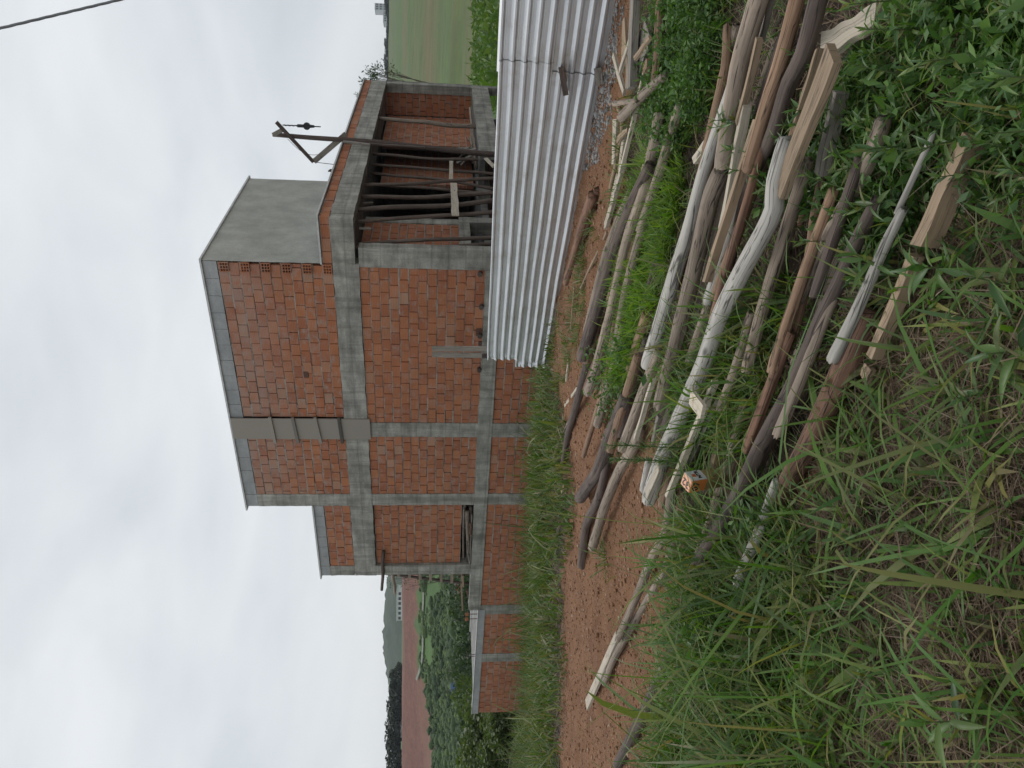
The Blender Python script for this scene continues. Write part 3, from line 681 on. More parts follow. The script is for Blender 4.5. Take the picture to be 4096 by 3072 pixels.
# ------------------------------------------------------------------ hoist
hy_ = hside(1400, 560, 1.08)[1]
HO = thing('hoist', 'rough timber hoist with pulley rising above the porch roof', 'hoist', H(1.08, hy_, 0))
def hp(ob): ob.parent = HO; ob.matrix_parent_inverse = Matrix.Translation(-HO.location); return ob
mt0 = hside(1092, 538, 1.08); mt1 = hside(1975, 614, 1.08)
mt1 = np.array(mt1) + (np.array(mt1) - np.array(mt0)) * .32
hp(limb(H(*mt1), H(*mt0), .075, .055, 10, 16, wob=.04, seed=5).build('mast', M['dark_log'], smooth=True))
def hq(px, py): return hfront(px, py, hy_)
hp(board(H(*hq(1105, 488)), H(*hq(1254, 648)), .08, .05, up=tuple(dR), seed=1).build('arm', M['dark_log']))
hp(board(H(*hq(1256, 646)), H(*hq(1384, 536)), .13, .035, up=tuple(dR), seed=2).build('brace', M['grey_board']))
hp(board(H(*hq(1092, 540)), H(*hq(1138, 515)), .10, .04, up=tuple(dR), seed=3).build('brace', M['grey_board']))
a_ = np.array(hside(1372, 566, 1.16)); b_ = np.array(hside(1483, 578, 1.16)); hp(board(H(*b_), H(*a_), .11, .03, up=tuple(-dL), seed=4).build('cleat', M['grey_board']))
a_ = np.array(hside(1480, 575, 1.17)); b_ = np.array(hside(1700, 590, 1.17)); hp(board(H(*b_), H(*a_), .07, .03, up=tuple(-dL), seed=6).build('cleat', M['dark_log']))
iron = mk_plain('dark_iron', (.035, .035, .038), .5, .3, 20, .6); M['iron'] = iron
ch = MB(); pu = np.array(hq(1122, 500))
for i in range(9):
    z_ = pu[2] - .05 - i * .045; ch.bar(H(pu[0], hy_, z_), H(pu[0] + .006 * (-1) ** i, hy_, z_ - .05), .014 + .004 * (i % 2), n=6)
chn = hp(ch.build('chain', M['iron']))
c_ = H(pu[0], hy_, pu[2] - .62); mb = MB()
mb.bar(c_ - dR * .03, c_ + dR * .03, .085, n=14); mb.bar(c_ + [0, 0, .06], c_ + [0, 0, .22], .04, n=8); mb.bar(c_ - [0, 0, .06], c_ - [0, 0, .18], .045, .03, n=8)
hp(mb.build('pulley', M['iron'], smooth=False)); mb = MB(); mb.bar(c_ - [0, 0, .17], c_ - [0, 0, .33], .014, n=6); hp(mb.build('hook', M['iron']))
wr = MB(); A0 = np.array(H(*hq(1254, 648))); A1 = H(.4, 4.7, 4.0)
wr.bar(A0, A1, .008, n=5); pr_ = None
for k in np.linspace(0, 1, 12):
    q_ = np.array(hq(1150 + 140 * k, 555 + 60 * k + 28 * math.sin(math.pi * k)))
    if pr_ is not None: wr.bar(H(*pr_), H(*q_), .006, n=5)
    pr_ = q_
hp(wr.build('wire', M['iron']))
# ------------------------------------------------------------------ corrugated metal fence
FA = at_y(2190, 1463, 12.5); FB = at_y(2457, 0, 6.7)
fv = FB - FA; FL = np.linalg.norm(fv[:2]); fdir = np.array([fv[0], fv[1], 0]) / FL
fn = np.array([fdir[1], -fdir[0], 0])       # towards the track
if fn[1] > 0: fn = -fn
fence = thing('metal_fence', 'low fence of corrugated galvanised sheets closing off the building site', 'fence', (FA + FB) / 2)
m, t, b, N, LK = mat('galvanised'); P = pos(t)
c = mixc(t, ramp(t, noise(t, scaled(t, P, (.9, .9, 5)), 1.3, 5, .6), [(.3, 0), (.7, 1)]), (.58, .59, .60), (.70, .71, .72))
c = mixc(t, ramp(t, noise(t, P, 3.2, 6, .75), [(.52, 0), (.80, .6)]), c, (.36, .32, .25))
c = mixc(t, ramp(t, noise(t, P, 38, 3, .6), [(.66, 0), (.74, .45)]), c, (.20, .18, .16))
LK(c, b.inputs['Base Color']); b.inputs['Metallic'].default_value = .88
LK(ramp(t, noise(t, P, 5, 4, .6), [(.3, .30), (.7, .45)]), b.inputs['Roughness'])
bump(t, b, noise(t, scaled(t, P, (1.2, 1.2, 1.2)), 2.5, 3, .5), .08, .02); M['metal'] = m
PIT = .118
def prof(h):
    k = (h / PIT) % 1.0
    if k < .24: return .002 if .10 < k < .14 else 0.0
    if k < .42: return (k - .24) / .18 * .023
    if k < .56: return .023
    if k < .84: return (1 - (k - .56) / .28) * .023
    return 0.0
def sheet(l0, l1, h0, h1, off, crump=0.0, seed=0):
    hs = []
    k0 = math.floor(h0 / PIT); kk = [0, .09, .105, .135, .15, .24, .33, .42, .56, .70, .84]
    while k0 * PIT < h1:
        for q in kk:
            h = (k0 + q) * PIT
            if h0 <= h <= h1: hs.append(h)
        k0 += 1
    jit = lambda h: h + .012 * mnoise.noise(Vector((math.floor(h / PIT) * 3.7, 1.3, 0)))
    hs = [h0] + [h for h in hs if h > h0 + .004 and h < h1 - .004] + [h1]
    ls = np.linspace(l0, l1, max(8, int((l1 - l0) / .09))); vs = []
    for l in ls:
        base = FA[2] + (FB[2] - FA[2]) * l / FL
        for h in hs:
            w_ = .013 * mnoise.noise(Vector((l * .7, h * 1.5, seed))) + .0012 * mnoise.noise(Vector((l * 3, h * 7, seed + 4)))
            cr = crump * max(0, 1 - abs(l - l0) / .22) * mnoise.noise(Vector((l * 9, h * 11, seed)))
            p = FA + fdir * (l + cr * .5); p = np.array([p[0], p[1], base + jit(h) + .010 * mnoise.noise(Vector((l * .6, 3, seed))) - .02 * (crump > 0) * max(0, 1 - (l - l0) / .3) * (h - h0)])
            vs.append(p + fn * (prof(h) + off + w_ + cr))
    n_ = len(hs); mb = MB()
    mb.add(vs, [(i * n_ + j, i * n_ + j + 1, (i + 1) * n_ + j + 1, (i + 1) * n_ + j) for i in range(len(ls) - 1) for j in range(n_ - 1)])
    me = mb.mesh('sheet'); me.polygons.foreach_set('use_smooth', [False] * len(me.polygons))
    o = link('sheet', me, M['metal'], fence); o.matrix_parent_inverse = Matrix.Translation(-fence.location)
    md = o.modifiers.new('thickness', 'SOLIDIFY'); md.thickness = .0012
    return o
def fl(px, py):                             # length along the fence under a pixel column
    r = ray(px, py); k = np.dot(FA - CAM, fn) / np.dot(r, fn); return np.dot(CAM + r * k - FA, fdir), (CAM + r * k)
lu0 = fl(1948, 1432)[0]; lu = fl(2100, 251)[0]; ll = fl(2300, 297)[0]; E_ = FL + 1.6
sheet(lu0, lu + .03, .49, 1.02, .018, .02, 1); sheet(lu - .10, E_, .49, 1.03, .009, 0, 2)
sheet(-.02, ll + .02, 0.0, .55, .004, .05, 3); sheet(ll - .12, E_, -.01, .55, -.006, 0, 4)
def fpart(mb, name, mt):
    o = mb.build(name, M[mt], fence); o.matrix_parent_inverse = Matrix.Translation(-fence.location); return o
for (a, b2, wd, mt) in (((2243, 258), (2262, 365), .055, 'dark_log'), ((2388, 262), (2396, 322), .07, 'grey_board')):
    p = fl(*a)[1] + fn * .045; q = fl(*b2)[1] + fn * .05; fpart(board(p, q, wd, .025, up=tuple(fn), seed=a[0]), 'nailed_board', mt)
for i, (py_, x0_, x1_) in enumerate(((1401, 1728, 2100), (1431, 1728, 2170))):
    p = fl(x0_, py_)[1] - fn * (.03 + .03 * i); q = fl(x1_, py_ + (6 if i else 0))[1] - fn * (.03 + .03 * i); q[2] = min(q[2], -.2)
    fpart(board(p, q, .125, .028, up=tuple(fn), seed=i + 12), 'support_board', 'grey_board')
p = fl(1928, 1424)[1] - fn * .0; q = fl(1955, 1424)[1]; fpart(board(p, q, .07, .05, up=tuple(fn)), 'support_block', 'dark_log')
for l_ in (2.6, 5.2, 7.6):
    p = FA + fdir * l_ - fn * .06; p[2] = -.35; q = p.copy(); q[2] = FA[2] + (FB[2] - FA[2]) * l_ / FL + .98
    fpart(limb(p, q, .04, .035, 8, 5, seed=l_), 'post', 'dark_log')

# ------------------------------------------------------------------ timber lying about: round poles and boards
def path_world(pts, lift, r):
    out = []
    for i, p in enumerate(pts):
        l = lift[i] if isinstance(lift, (list, tuple)) else lift
        out.append(at_g(p[0], p[1], l + r))
    return out
def log_mesh(P, r0, r1, seed=0, n=26, knots=2, cracks=3):
    P = [Vector([float(c) for c in p]) for p in P]; d = [0]
    for a, b2 in zip(P[:-1], P[1:]): d.append(d[-1] + (b2 - a).length)
    Ln = d[-1]; rings = max(8, int(Ln / .055)); rng = random.Random(seed)
    def pt(s):
        s = min(max(s, 0), Ln - 1e-6)
        i = max(k for k in range(len(P) - 1) if d[k] <= s); u = (s - d[i]) / (d[i + 1] - d[i])
        p0 = P[max(i - 1, 0)]; p1 = P[i]; p2 = P[i + 1]; p3 = P[min(i + 2, len(P) - 1)]
        if len(P) == 2: return p1.lerp(p2, u)
        lin = p1.lerp(p2, u); cr = .5 * ((2 * p1) + (p2 - p0) * u + (2 * p0 - 5 * p1 + 4 * p2 - p3) * u * u + (3 * p1 - p0 - 3 * p2 + p3) * u ** 3)
        return lin.lerp(cr, .7)
    KN = [(rng.uniform(.08, .92) * Ln, rng.uniform(0, 6.28), rng.uniform(.06, .18)) for _ in range(knots)]
    CR = [(rng.uniform(0, 6.28), rng.uniform(0, .6) * Ln, rng.uniform(.35, .9) * Ln, rng.uniform(.10, .2), rng.uniform(-.5, .5)) for _ in range(cracks)]
    vs, fs, uv = [], [], []
    for i in range(rings + 1):
        s = Ln * i / rings; c = pt(s); tg = (pt(s + .02) - pt(s - .02)).normalized()
        sd = tg.cross(Vector((0, 0, 1))).normalized(); u = sd.cross(tg); k = s / Ln; r = r0 + (r1 - r0) * k
        c = c + (sd * mnoise.noise(Vector((seed, s * 1.6, 0))) + u * mnoise.noise(Vector((seed, s * 1.6, 9))) * .5) * r * .16
        if i in (0, rings): r *= .93
        for j in range(n):
            th = 2 * math.pi * j / n
            rr = 1 + .07 * mnoise.noise(Vector((math.cos(th) * 1.2 + seed, math.sin(th) * 1.2, s * 2.2))) + .035 * mnoise.noise(Vector((th * 3.2, s * 4, seed)))
            for ks, kt, ka in KN:
                dt = (th - kt + math.pi) % (2 * math.pi) - math.pi
                rr += ka * math.exp(-((s - ks) / (r * .9)) ** 2 - (dt / .5) ** 2)
            for ct, c0, cl, cd_, dr_ in CR:
                if c0 < s < c0 + cl:
                    dt = (th - ct - dr_ * s + math.pi) % (2 * math.pi) - math.pi
                    rr -= cd_ * math.exp(-(dt / .11) ** 2) * math.sin(math.pi * (s - c0) / cl) ** .5
            vs.append(c + sd * math.cos(th) * r * rr + u * math.sin(th) * r * rr + tg * (0 if 0 < i < rings else rng.uniform(-.012, .012)))
    for i in range(rings):
        for j in range(n):
            j2 = (j + 1) % n; fs.append((i * n + j, i * n + j2, (i + 1) * n + j2, (i + 1) * n + j))
            for ii, jj in ((i, j), (i, j + 1), (i + 1, j + 1), (i + 1, j)): uv.append((jj / n * 6.28 * r0, ii / rings * Ln))
    fs += [tuple(range(n))[::-1], tuple(range(rings * n, rings * n + n))]
    uv += [(math.cos(6.28 * j / n) * r0 * 1.5, math.sin(6.28 * j / n) * r0 * .25) for j in range(n)] * 2
    mb = MB(); mb.add(vs, fs, uv); return mb
NLOG = [0]
def dep(px, py, lift): p = at_g(px, py, lift); return -np.dot(CM.T @ (p - CAM), [0, 0, 1])
def LOG(pts, w0, w1, mt, lift, label, cat='pole', name='wooden_pole', knots=4, cracks=4, group='weathered poles lying by the track'):
    NLOG[0] += 1; l0 = lift[0] if isinstance(lift, (list, tuple)) else lift; l1 = lift[-1] if isinstance(lift, (list, tuple)) else lift
    r0 = w0 * dep(*pts[0], l0) / FPX / 2; r1 = w1 * dep(*pts[-1], l1) / FPX / 2
    P = path_world(pts, lift, (r0 + r1) / 2)
    o = log_mesh(P, r0, r1, NLOG[0] * 3.7, knots=knots, cracks=cracks).build(name, M[mt], smooth=True)
    return tag(o, label, cat, group)
def PLK(pts, w0, w1, mt, lift, label, flat=1.6, th=.024, name='plank', cat='plank', tilt=0.0, wav=.004, chip=.02, group='sawn boards lying by the track'):
    NLOG[0] += 1; l0 = lift[0] if isinstance(lift, (list, tuple)) else lift; l1 = lift[-1] if isinstance(lift, (list, tuple)) else lift
    if pts[0][0] < 2640 and pts[0][1] < 800: flat *= 1.55
    W0 = w0 * dep(*pts[0], l0) / FPX * flat; W1 = w1 * dep(*pts[-1], l1) / FPX * flat
    p, q = at_g(*pts[0], l0 + th / 2), at_g(*pts[-1], l1 + th / 2)
    a = (q - p) / np.linalg.norm(q - p); sd = np.cross(a, [0, 0, 1]); up = np.array([0, 0, 1]) * math.cos(tilt) + sd * math.sin(tilt)
    o = board(p, q, W0, th, up=tuple(up), rings=16, wav=wav, taper=W1 / W0, chip=chip, seed=NLOG[0] * 1.9).build(name, M[mt])
    return tag(o, label, cat, group)
# front heap
LOG([(3050, -45), (2965, 240), (2893, 672)], 82, 70, 'grey_log', .17, 'thick grey brown pole beside the short pale square batten')
LOG([(2968, 230), (2812, 700), (2745, 953), (2669, 1197), (2592, 1462)], 42, 60, 'white_log', [.15, .15, .14, .13, .12], 'long bleached pole running along the thick grey brown pole')
LOG([(2889, 680), (2843, 790), (2795, 1000), (2736, 1242), (2640, 1628)], 72, 52, 'grey_log', .13, 'brown pole with a clean sawn top end, running down to a pale tip')
LOG([(2910, 104), (2904, 271), (2854, 497), (2795, 760), (2745, 960)], 36, 50, 'brown_log', .06, 'orange brown pole with a splintered broken top', knots=4)
PLK([(3035, 167), (2956, 490)], 22, 20, 'tan', .22, 'short pale square batten lying on the thick poles', 1.1, .03, 'batten')
PLK([(2990, 416), (2935, 750), (2893, 905)], 24, 22, 'pale', .20, 'pale square batten ending between the thick poles, grey topped', 1.2, .04, 'batten')
PLK([(3095, -30), (3036, 170)], 20, 18, 'grey_board', .12, 'dull grey lath in the gap between two thick poles', 1.1, .03, 'batten')
LOG([(3200, -45), (3130, 226), (3071, 407), (2990, 680)], 62, 52, 'brown_log', .19, 'warm brown round pole crossing above the dark purple brown one')
PLK([(3035, 475), (2827, 1134)], 24, 22, 'tan', .21, 'long split orange tan timber with raw grain between the poles', 1.1, .04, 'split_timber', 'timber')
LOG([(3285, -45), (3220, 203), (3153, 339), (3089, 542), (2994, 750), (2900, 1130)], 76, 40, 'dark_log', [.20, .2, .17, .15, .12, .10], 'dark purple brown pole, thickest at the top, running beneath the wide tan plank')
LOG([(3055, 560), (2990, 800), (2900, 1100), (2850, 1290)], 34, 36, 'red_log', .17, 'reddish split pole squeezed against the big bleached log', cracks=5)
LOG([(2962, 560), (2880, 880), (2790, 1250), (2700, 1600)], 40, 34, 'grey_log', .06, 'dull grey pole lying low under the split orange timber')
PLK([(3279, 205), (3190, 480)], 16, 16, 'tan', .24, 'narrow tan lath tucked under the edge of the wide tan plank', 1.0, .03, 'batten')
PLK([(3338, 213), (3132, 748)], 118, 80, 'tan', [.26, .22], 'wide tan plank with a long crack, lying on the heap', 1.25, .03, tilt=.1, chip=.03)
PLK([(3300, 190), (3520, 52)], 88, 62, 'pale', [.16, .06], 'pale cream slab with one wavy edge, sloping off the end of the heap', 1.25, .035, 'slab', 'board', wav=.012, chip=.03)
LOG([(3150, 556), (3100, 735), (3096, 830), (3053, 926), (2981, 1062), (2881, 1265), (2801, 1490), (2697, 1716), (2655, 1810), (2597, 2000)], 74, 62, 'white_log', [.2, .2, .2, .2, .19, .17, .15, .13, .12, .10], 'big bleached log with a knee near its upper end, longest in the heap', 'log', 'log', knots=3, cracks=5)
PLK([(2640, 1862), (2586, 1985)], 40, 46, 'pale', .235, 'short pale board on the lower end of the big bleached log', 1.0, .02)
LOG([(3200, 740), (3144, 971), (3098, 1130), (3040, 1320)], 46, 50, 'grey_log', .05, 'cracked greyish pole half buried in yellowing grass below the big bleached log', cracks=5)
LOG([(3290, 700), (3257, 880), (3243, 1016), (3193, 1242), (3150, 1390)], 34, 54, 'brown_log', .07, 'brown pole with a pale thin upper part, beside yellow grass blades', cracks=4)
LOG([(3535, 478), (3480, 640), (3415, 760), (3275, 1016), (3200, 1200)], 68, 38, 'grey_log', [.10, .1, .1, .09, .08], 'knotted grey pole with a sawn end among the broad leaved weeds', 'pole', knots=5)
LOG([(3512, 800), (3424, 971), (3356, 1130), (3279, 1288), (3229, 1410), (3140, 1603), (3040, 1790), (2960, 1960), (2800, 2245)], 56, 60, 'dark_log', .10, 'long dark brown pole running the length of the weeds, smooth barked', cracks=2)
LOG([(3270, 1320), (3190, 1540), (3100, 1720), (3010, 1930), (2880, 2240)], 50, 32, 'dark_log', .04, 'thinner dark pole close beside the long dark brown one')
LOG([(3480, 1238), (3376, 1480), (3299, 1649), (3209, 1829), (3123, 1979), (3044, 2140), (2985, 2290)], 120, 50, 'red_log', [.02, .02, .02, .02, .02, .0, .0], 'stout cracked reddish brown post nearest the dry straw, thick end sawn', 'post', 'post', knots=4, cracks=7)
LOG([(3615, 835), (3530, 1010), (3430, 1240), (3330, 1440)], 36, 52, 'white_log', .10, 'whitish pole vanishing behind the stout cracked reddish post')
PLK([(3895, 560), (3830, 720), (3690, 1000)], 56, 66, 'tan', [.06, .09], 'heavy tan beam lying in the weeds at the edge of the straw', 1.0, .06, 'timber_beam', 'beam')
PLK([(3660, 1030), (3495, 1438)], 40, 40, 'tan', .05, 'narrow tan batten alongside the stout cracked post', 1.1, .04, 'batten')
PLK([(3478, 1468), (3462, 1510)], 42, 42, 'tan', .04, 'small square tan board offcut on the straw by the stout cracked post', 1.3, .02, 'offcut', 'offcut')
PLK([(3360, 384), (3311, 565), (3288, 700)], 36, 34, 'grey_board', .10, 'grey squared timber end between the wide tan plank and the knotted pole', 1.1, .05, 'batten')
LOG([(3735, 533), (3660, 700), (3590, 850)], 26, 26, 'white_log', .10, 'slim whitish stick showing through the broad leaved weeds')
LOG([(3036, 2300), (2990, 2395), (2935, 2500)], 54, 44, 'tan', .0, 'short tan log end half hidden in the long grass', 'log', 'log')
LOG([(2640, 1400), (2557, 1610), (2490, 1800)], 44, 40, 'grey_log', .10, 'grey flecked pole under a narrow pale lath', cracks=4)
PLK([(2616, 1513), (2544, 1753)], 16, 16, 'pale', .19, 'narrow pale lath with a dark nail hole at its tip', 1.0, .03, 'batten')
PLK([(2636, 1668), (2612, 1768)], 26, 22, 'grey_board', .06, 'short greyish board with a pointed end lying by the bleached log', 1.1, .02)
LOG([(2596, 1840), (2571, 1960)], 30, 26, 'white_log', .04, 'split grey billet beside the sawn tip of the big bleached log')
LOG([(2700, 1800), (2650, 2025)], 44, 40, 'brown_log', .05, 'brown pole end just behind the big bleached log tip')
PLK([(2858, 1530), (2672, 1990)], 20, 20, 'pale', .16, 'long pale batten running down beside the orange topped marker', 1.0, .035, 'batten')
PLK([(2900, 1560), (2740, 1905)], 56, 40, 'grey_board', .10, 'grey brown plank on its edge above the orange topped marker', 1.0, .02, tilt=.9)
PLK([(2770, 1590), (2815, 1650)], 54, 54, 'pale', .24, 'small whitish board with nail holes lying across the battens', 1.15, .02, 'offcut', 'offcut')
PLK([(2890, 1700), (2860, 1850)], 30, 28, 'tan', .04, 'pale tan batten end showing in grass above the marker', 1.0, .03, 'batten')
LOG([(2985, 1590), (2960, 1680), (2925, 1820)], 38, 46, 'grey_log', .05, 'split greyish pole with a shaggy end in the grass', cracks=6)
# middle run along the track
LOG([(2690, 1940), (2666, 2123), (2607, 2236), (2553, 2371), (2494, 2507), (2470, 2560)], 42, 26, 'grey_log', .07, 'long smooth grey tan pole reaching out over the bare red soil')
LOG([(2720, 2070), (2666, 2281), (2635, 2330), (2539, 2484), (2453, 2642), (2417, 2733)], 40, 24, 'grey_log', .01, 'kinked grey pole lying under the long smooth one on red soil', cracks=4)
PLK([(2470, 2545), (2349, 2820)], 30, 38, 'pale', .05, 'pale cracked board at the tip of the poles on the bare red soil', 1.15, .025)
LOG([(2785, 2490), (2733, 2560), (2652, 2690), (2580, 2850), (2470, 3060)], 58, 40, 'dark_log', .0, 'dark shiny pole lying alone at the grassy edge of the red soil')
LOG([(2640, 450), (2583, 750), (2510, 960), (2440, 1270), (2381, 1490), (2350, 1570)], 46, 38, 'grey_log', .12, 'long pole skirting the bright grass clump on its track side', knots=1)
LOG([(2600, 660), (2533, 800), (2450, 1020), (2379, 1265), (2330, 1430)], 42, 52, 'dark_log', .14, 'dark thick pole lying on top of the row nearest the track')
LOG([(2530, 760), (2430, 1010), (2352, 1330)], 38, 42, 'grey_log', .07, 'greyish cracked pole on the track side of the dark thick pole')
LOG([(2367, 1395), (2318, 1580), (2277, 1716), (2252, 1860)], 42, 20, 'dark_log', .03, 'dark tapering pole pointing to the tall grass across the track')
LOG([(2560, 880), (2474, 1242), (2426, 1513), (2381, 1671), (2334, 1825)], 40, 18, 'brown_log', .08, 'slim brown pole tapering to a thin tip on the red soil')
LOG([(2430, 1290), (2400, 1420), (2350, 1565)], 38, 44, 'red_log', .05, 'reddish peeled pole with a ragged lower end among the middle poles', cracks=5)
LOG([(2510, 1580), (2453, 1716), (2394, 1875), (2320, 1992)], 56, 44, 'dark_log', .05, 'dark stout pole with a blunt end lying on the red soil', cracks=4)
LOG([(2470, 1700), (2444, 1784), (2400, 1980), (2345, 2100), (2326, 2268)], 36, 34, 'dark_log', .02, 'dark pole ending squarely, farthest out on the red soil along the grass')
LOG([(2560, 1720), (2534, 1784), (2471, 1897), (2417, 2033), (2370, 2192)], 44, 36, 'grey_log', .04, 'tan grey pole lying along the dark squarely ended one', cracks=2)
LOG([(2610, 640), (2560, 800), (2500, 1010), (2440, 1200)], 38, 34, 'brown_log', .09, 'brown pole half covered by the bright green grass clump')
LOG([(2720, 420), (2660, 620), (2600, 800), (2560, 920)], 38, 38, 'grey_log', .10, 'grey pole showing through the grass beneath the forked branch')
PLK([(2560, 905), (2522, 1000)], 30, 28, 'pale', .03, 'short pale board end showing in the bright grass', 1.0, .02)
PLK([(2835, 565), (2778, 645)], 34, 30, 'pale', .05, 'pale board sticking out of the grass beside the orange brown pole', 1.2, .025, 'offcut', 'offcut')
LOG([(2605, 690), (2490, 980), (2400, 1250), (2348, 1440)], 38, 42, 'brown_log', .10, 'brown pole lying between the dark thick pole and the grass clump', knots=1)
LOG([(2575, 800), (2465, 1100), (2395, 1330)], 32, 36, 'red_log', .05, 'dull reddish pole lying low in the row nearest the track', cracks=5)
LOG([(2640, 560), (2545, 830), (2480, 1060)], 34, 36, 'dark_log', .12, 'short dark pole on top of the row beside the bright grass clump')
LOG([(2660, 640), (2580, 880), (2505, 1160), (2462, 1400)], 36, 38, 'grey_log', .09, 'grey pole along the very edge of the bright grass clump')
LOG([(2500, 1300), (2450, 1500), (2390, 1700)], 38, 34, 'grey_log', .06, 'grey pole crossing the gap below the bright grass clump')
LOG([(2555, 1420), (2490, 1640), (2440, 1800)], 40, 38, 'brown_log', .07, 'brown pole under the leafy herbs below the bright grass clump', cracks=4)
LOG([(2590, 1350), (2530, 1560), (2480, 1740)], 36, 36, 'dark_log', .04, 'dark pole beside the grey flecked one, in deep shade')
LOG([(2862, 600), (2790, 850), (2700, 1150)], 38, 42, 'brown_log', .08, 'brown pole squeezed between the bleached pole and the short pale board end')
LOG([(3005, 640), (2930, 900), (2830, 1210)], 44, 44, 'white_log', .12, 'pale grey pole between the grey topped batten and the split orange timber', cracks=4)
LOG([(3070, 610), (2970, 880), (2860, 1190)], 42, 40, 'brown_log', .11, 'reddish brown round pole just under the split orange timber', cracks=4)
LOG([(2960, 860), (2860, 1150), (2760, 1450)], 40, 42, 'grey_log', .09, 'dull pole in shade along the big bleached log')
LOG([(3250, 330), (3150, 620), (3090, 820)], 44, 40, 'brown_log', .10, 'brown pole end peeping out under the middle of the wide tan plank')
LOG([(3140, 130), (3060, 380), (2990, 600)], 46, 44, 'dark_log', .06, 'dark pole deep in the gap between the two thick upper poles')
LOG([(3235, 640), (3150, 900), (3060, 1200), (2985, 1480)], 50, 48, 'grey_log', .11, 'cracked grey pole running below the big bleached log, through the grass', cracks=6)
LOG([(3335, 760), (3250, 1000), (3150, 1290), (3090, 1480)], 44, 48, 'brown_log', .12, 'brown pole between the knotted sawn pole and the cracked grey one')
LOG([(3440, 640), (3360, 880), (3260, 1180)], 46, 44, 'dark_log', .13, 'dark pole end among weeds just past the knotted sawn pole')
LOG([(3405, 1010), (3290, 1300), (3200, 1530), (3110, 1740)], 42, 46, 'grey_log', .11, 'dull grey pole lying between the long dark pole and the stout cracked post', cracks=5)
LOG([(3165, 1330), (3060, 1600), (2985, 1800)], 44, 42, 'red_log', .10, 'reddish pole rising out of the yellowing grass above the long dark pole', cracks=5)
LOG([(3010, 1250), (2940, 1480), (2880, 1640)], 40, 38, 'grey_log', .12, 'grey pole in the grass tuft above the small whitish nailed board')
LOG([(2875, 2000), (2800, 2200), (2740, 2370)], 38, 34, 'grey_log', .07, 'slim grey pole running from the marker foot into the long grass')
LOG([(3110, 1920), (3036, 2123), (2950, 2330)], 40, 44, 'white_log', .08, 'whitish cracked pole at the lower end of the stout post, in long grass', cracks=6)
# heap at the fence
LOG([(2660, 300), (2569, 384), (2486, 468)], 34, 42, 'grey_log', [.16, .17, .14], 'thick forked branch lying across the board heap', 'branch', 'branch')
LOG([(2545, 402), (2458, 414)], 18, 24, 'grey_log', [.22, .16], 'stubby side prong lying against the forked branch', 'branch', 'branch')
PLK([(2540, -40), (2526, 345)], 34, 30, 'grey_board', .20, 'long dull beige board along the board heap, nearest the fence side', 1.1, .05)
PLK([(2498, 80), (2500, 230)], 20, 44, 'tan', .10, 'pointed tan plywood scrap standing out of the board heap', 1.2, .02, 'offcut', 'offcut')
PLK([(2526, 145), (2480, 292)], 15, 15, 'pale', .15, 'pale lath leaning down the heap toward the fence', 1.0, .025, 'batten')
PLK([(2455, 220), (2497, 372)], 15, 15, 'pale', .12, 'pale lath crossing another to form a V by the fence', 1.0, .025, 'batten')
PLK([(2510, 190), (2508, 360)], 16, 16, 'tan', .14, 'straight tan lath lying in the middle of the V of laths', 1.0, .02, 'batten')
PLK([(2560, -40), (2556, 90)], 14, 12, 'tan', .12, 'thin tan strip edge on the board heap beyond the beige board', 1.0, .02, 'batten')
PLK([(2590, 120), (2555, 235)], 62, 60, 'grey_board', .17, 'blunt grey cardboard coloured panel lying on the heap', 1.5, .012, 'panel', 'board', wav=.03, chip=.05)
LOG([(2645, -20), (2632, 203), (2620, 330)], 38, 34, 'brown_log', .15, 'brown pole with broken twigs behind the grey panel')
PLK([(2640, 40), (2600, 270), (2483, 690)], 20, 16, 'pale', .10, 'long narrow whitish lath running out of the board heap', 1.0, .03, 'batten')
PLK([(2500, 640), (2424, 905)], 20, 22, 'pale', .05, 'white topped plank at the tip of the board heap', 1.0, .03)
PLK([(2600, 150), (2540, 235)], 14, 14, 'tan', .24, 'stick lying obliquely over the beige board', 1.0, .02, 'batten')
PLK([(2595, 255), (2580, 280)], 24, 24, 'brown_log', .20, 'small brown block between laths on the heap', 1.0, .03, 'offcut', 'offcut')
LOG([(2690, -30), (2664, 226), (2640, 470), (2560, 740)], 34, 30, 'grey_log', .06, 'long grey pole along the herb patch side of the board heap')
PLK([(2462, 480), (2455, 660)], 34, 22, 'pale', .06, 'wide pale board lying flat below the forked branch', 1.3, .02)
PLK([(2500, 520), (2478, 690)], 22, 18, 'pale', .05, 'second pale board, narrower, flat below the forked branch', 1.2, .02)
PLK([(2470, 560), (2512, 520)], 16, 12, 'tan', .09, 'short tan stick lying across the pale flat boards', 1.0, .02, 'batten')
LOG([(2475, 430), (2490, 520), (2440, 760)], 20, 14, 'tan', .03, 'thin tan stick lying along the pale flat boards')
PLK([(2470, 700), (2418, 920)], 12, 8, 'pale', .02, 'pale splinter fanning out beyond the white topped plank', 1.0, .015, 'splinter', 'stick')
PLK([(2429, 926), (2323, 1155)], 12, 10, 'tan', .02, 'thin tan stick lying alone on the red soil', 1.0, .02, 'batten')
PLK([(2299, 1150), (2282, 1328)], 11, 10, 'tan', .02, 'thin stick in the weeds near the fence corner', 1.0, .02, 'batten')
PLK([(2310, 1552), (2260, 1624)], 12, 14, 'pale', .04, 'whitish lath leaning out past the dark tapering pole', 1.0, .02, 'batten')
PLK([(2274, 1430), (2266, 1525)], 18, 16, 'pale', .02, 'broken whitish board in the thin grass by the fence corner', 1.0, .02)
PLK([(2300, 1650), (2256, 1720)], 11, 11, 'grey_board', .02, 'grey lath by the tip of the dark tapering pole', 1.0, .02, 'batten')
PLK([(2262, 1930), (2252, 1975)], 24, 22, 'tan', .03, 'small tan block in the dry grass across the track', 1.0, .05, 'offcut', 'offcut')
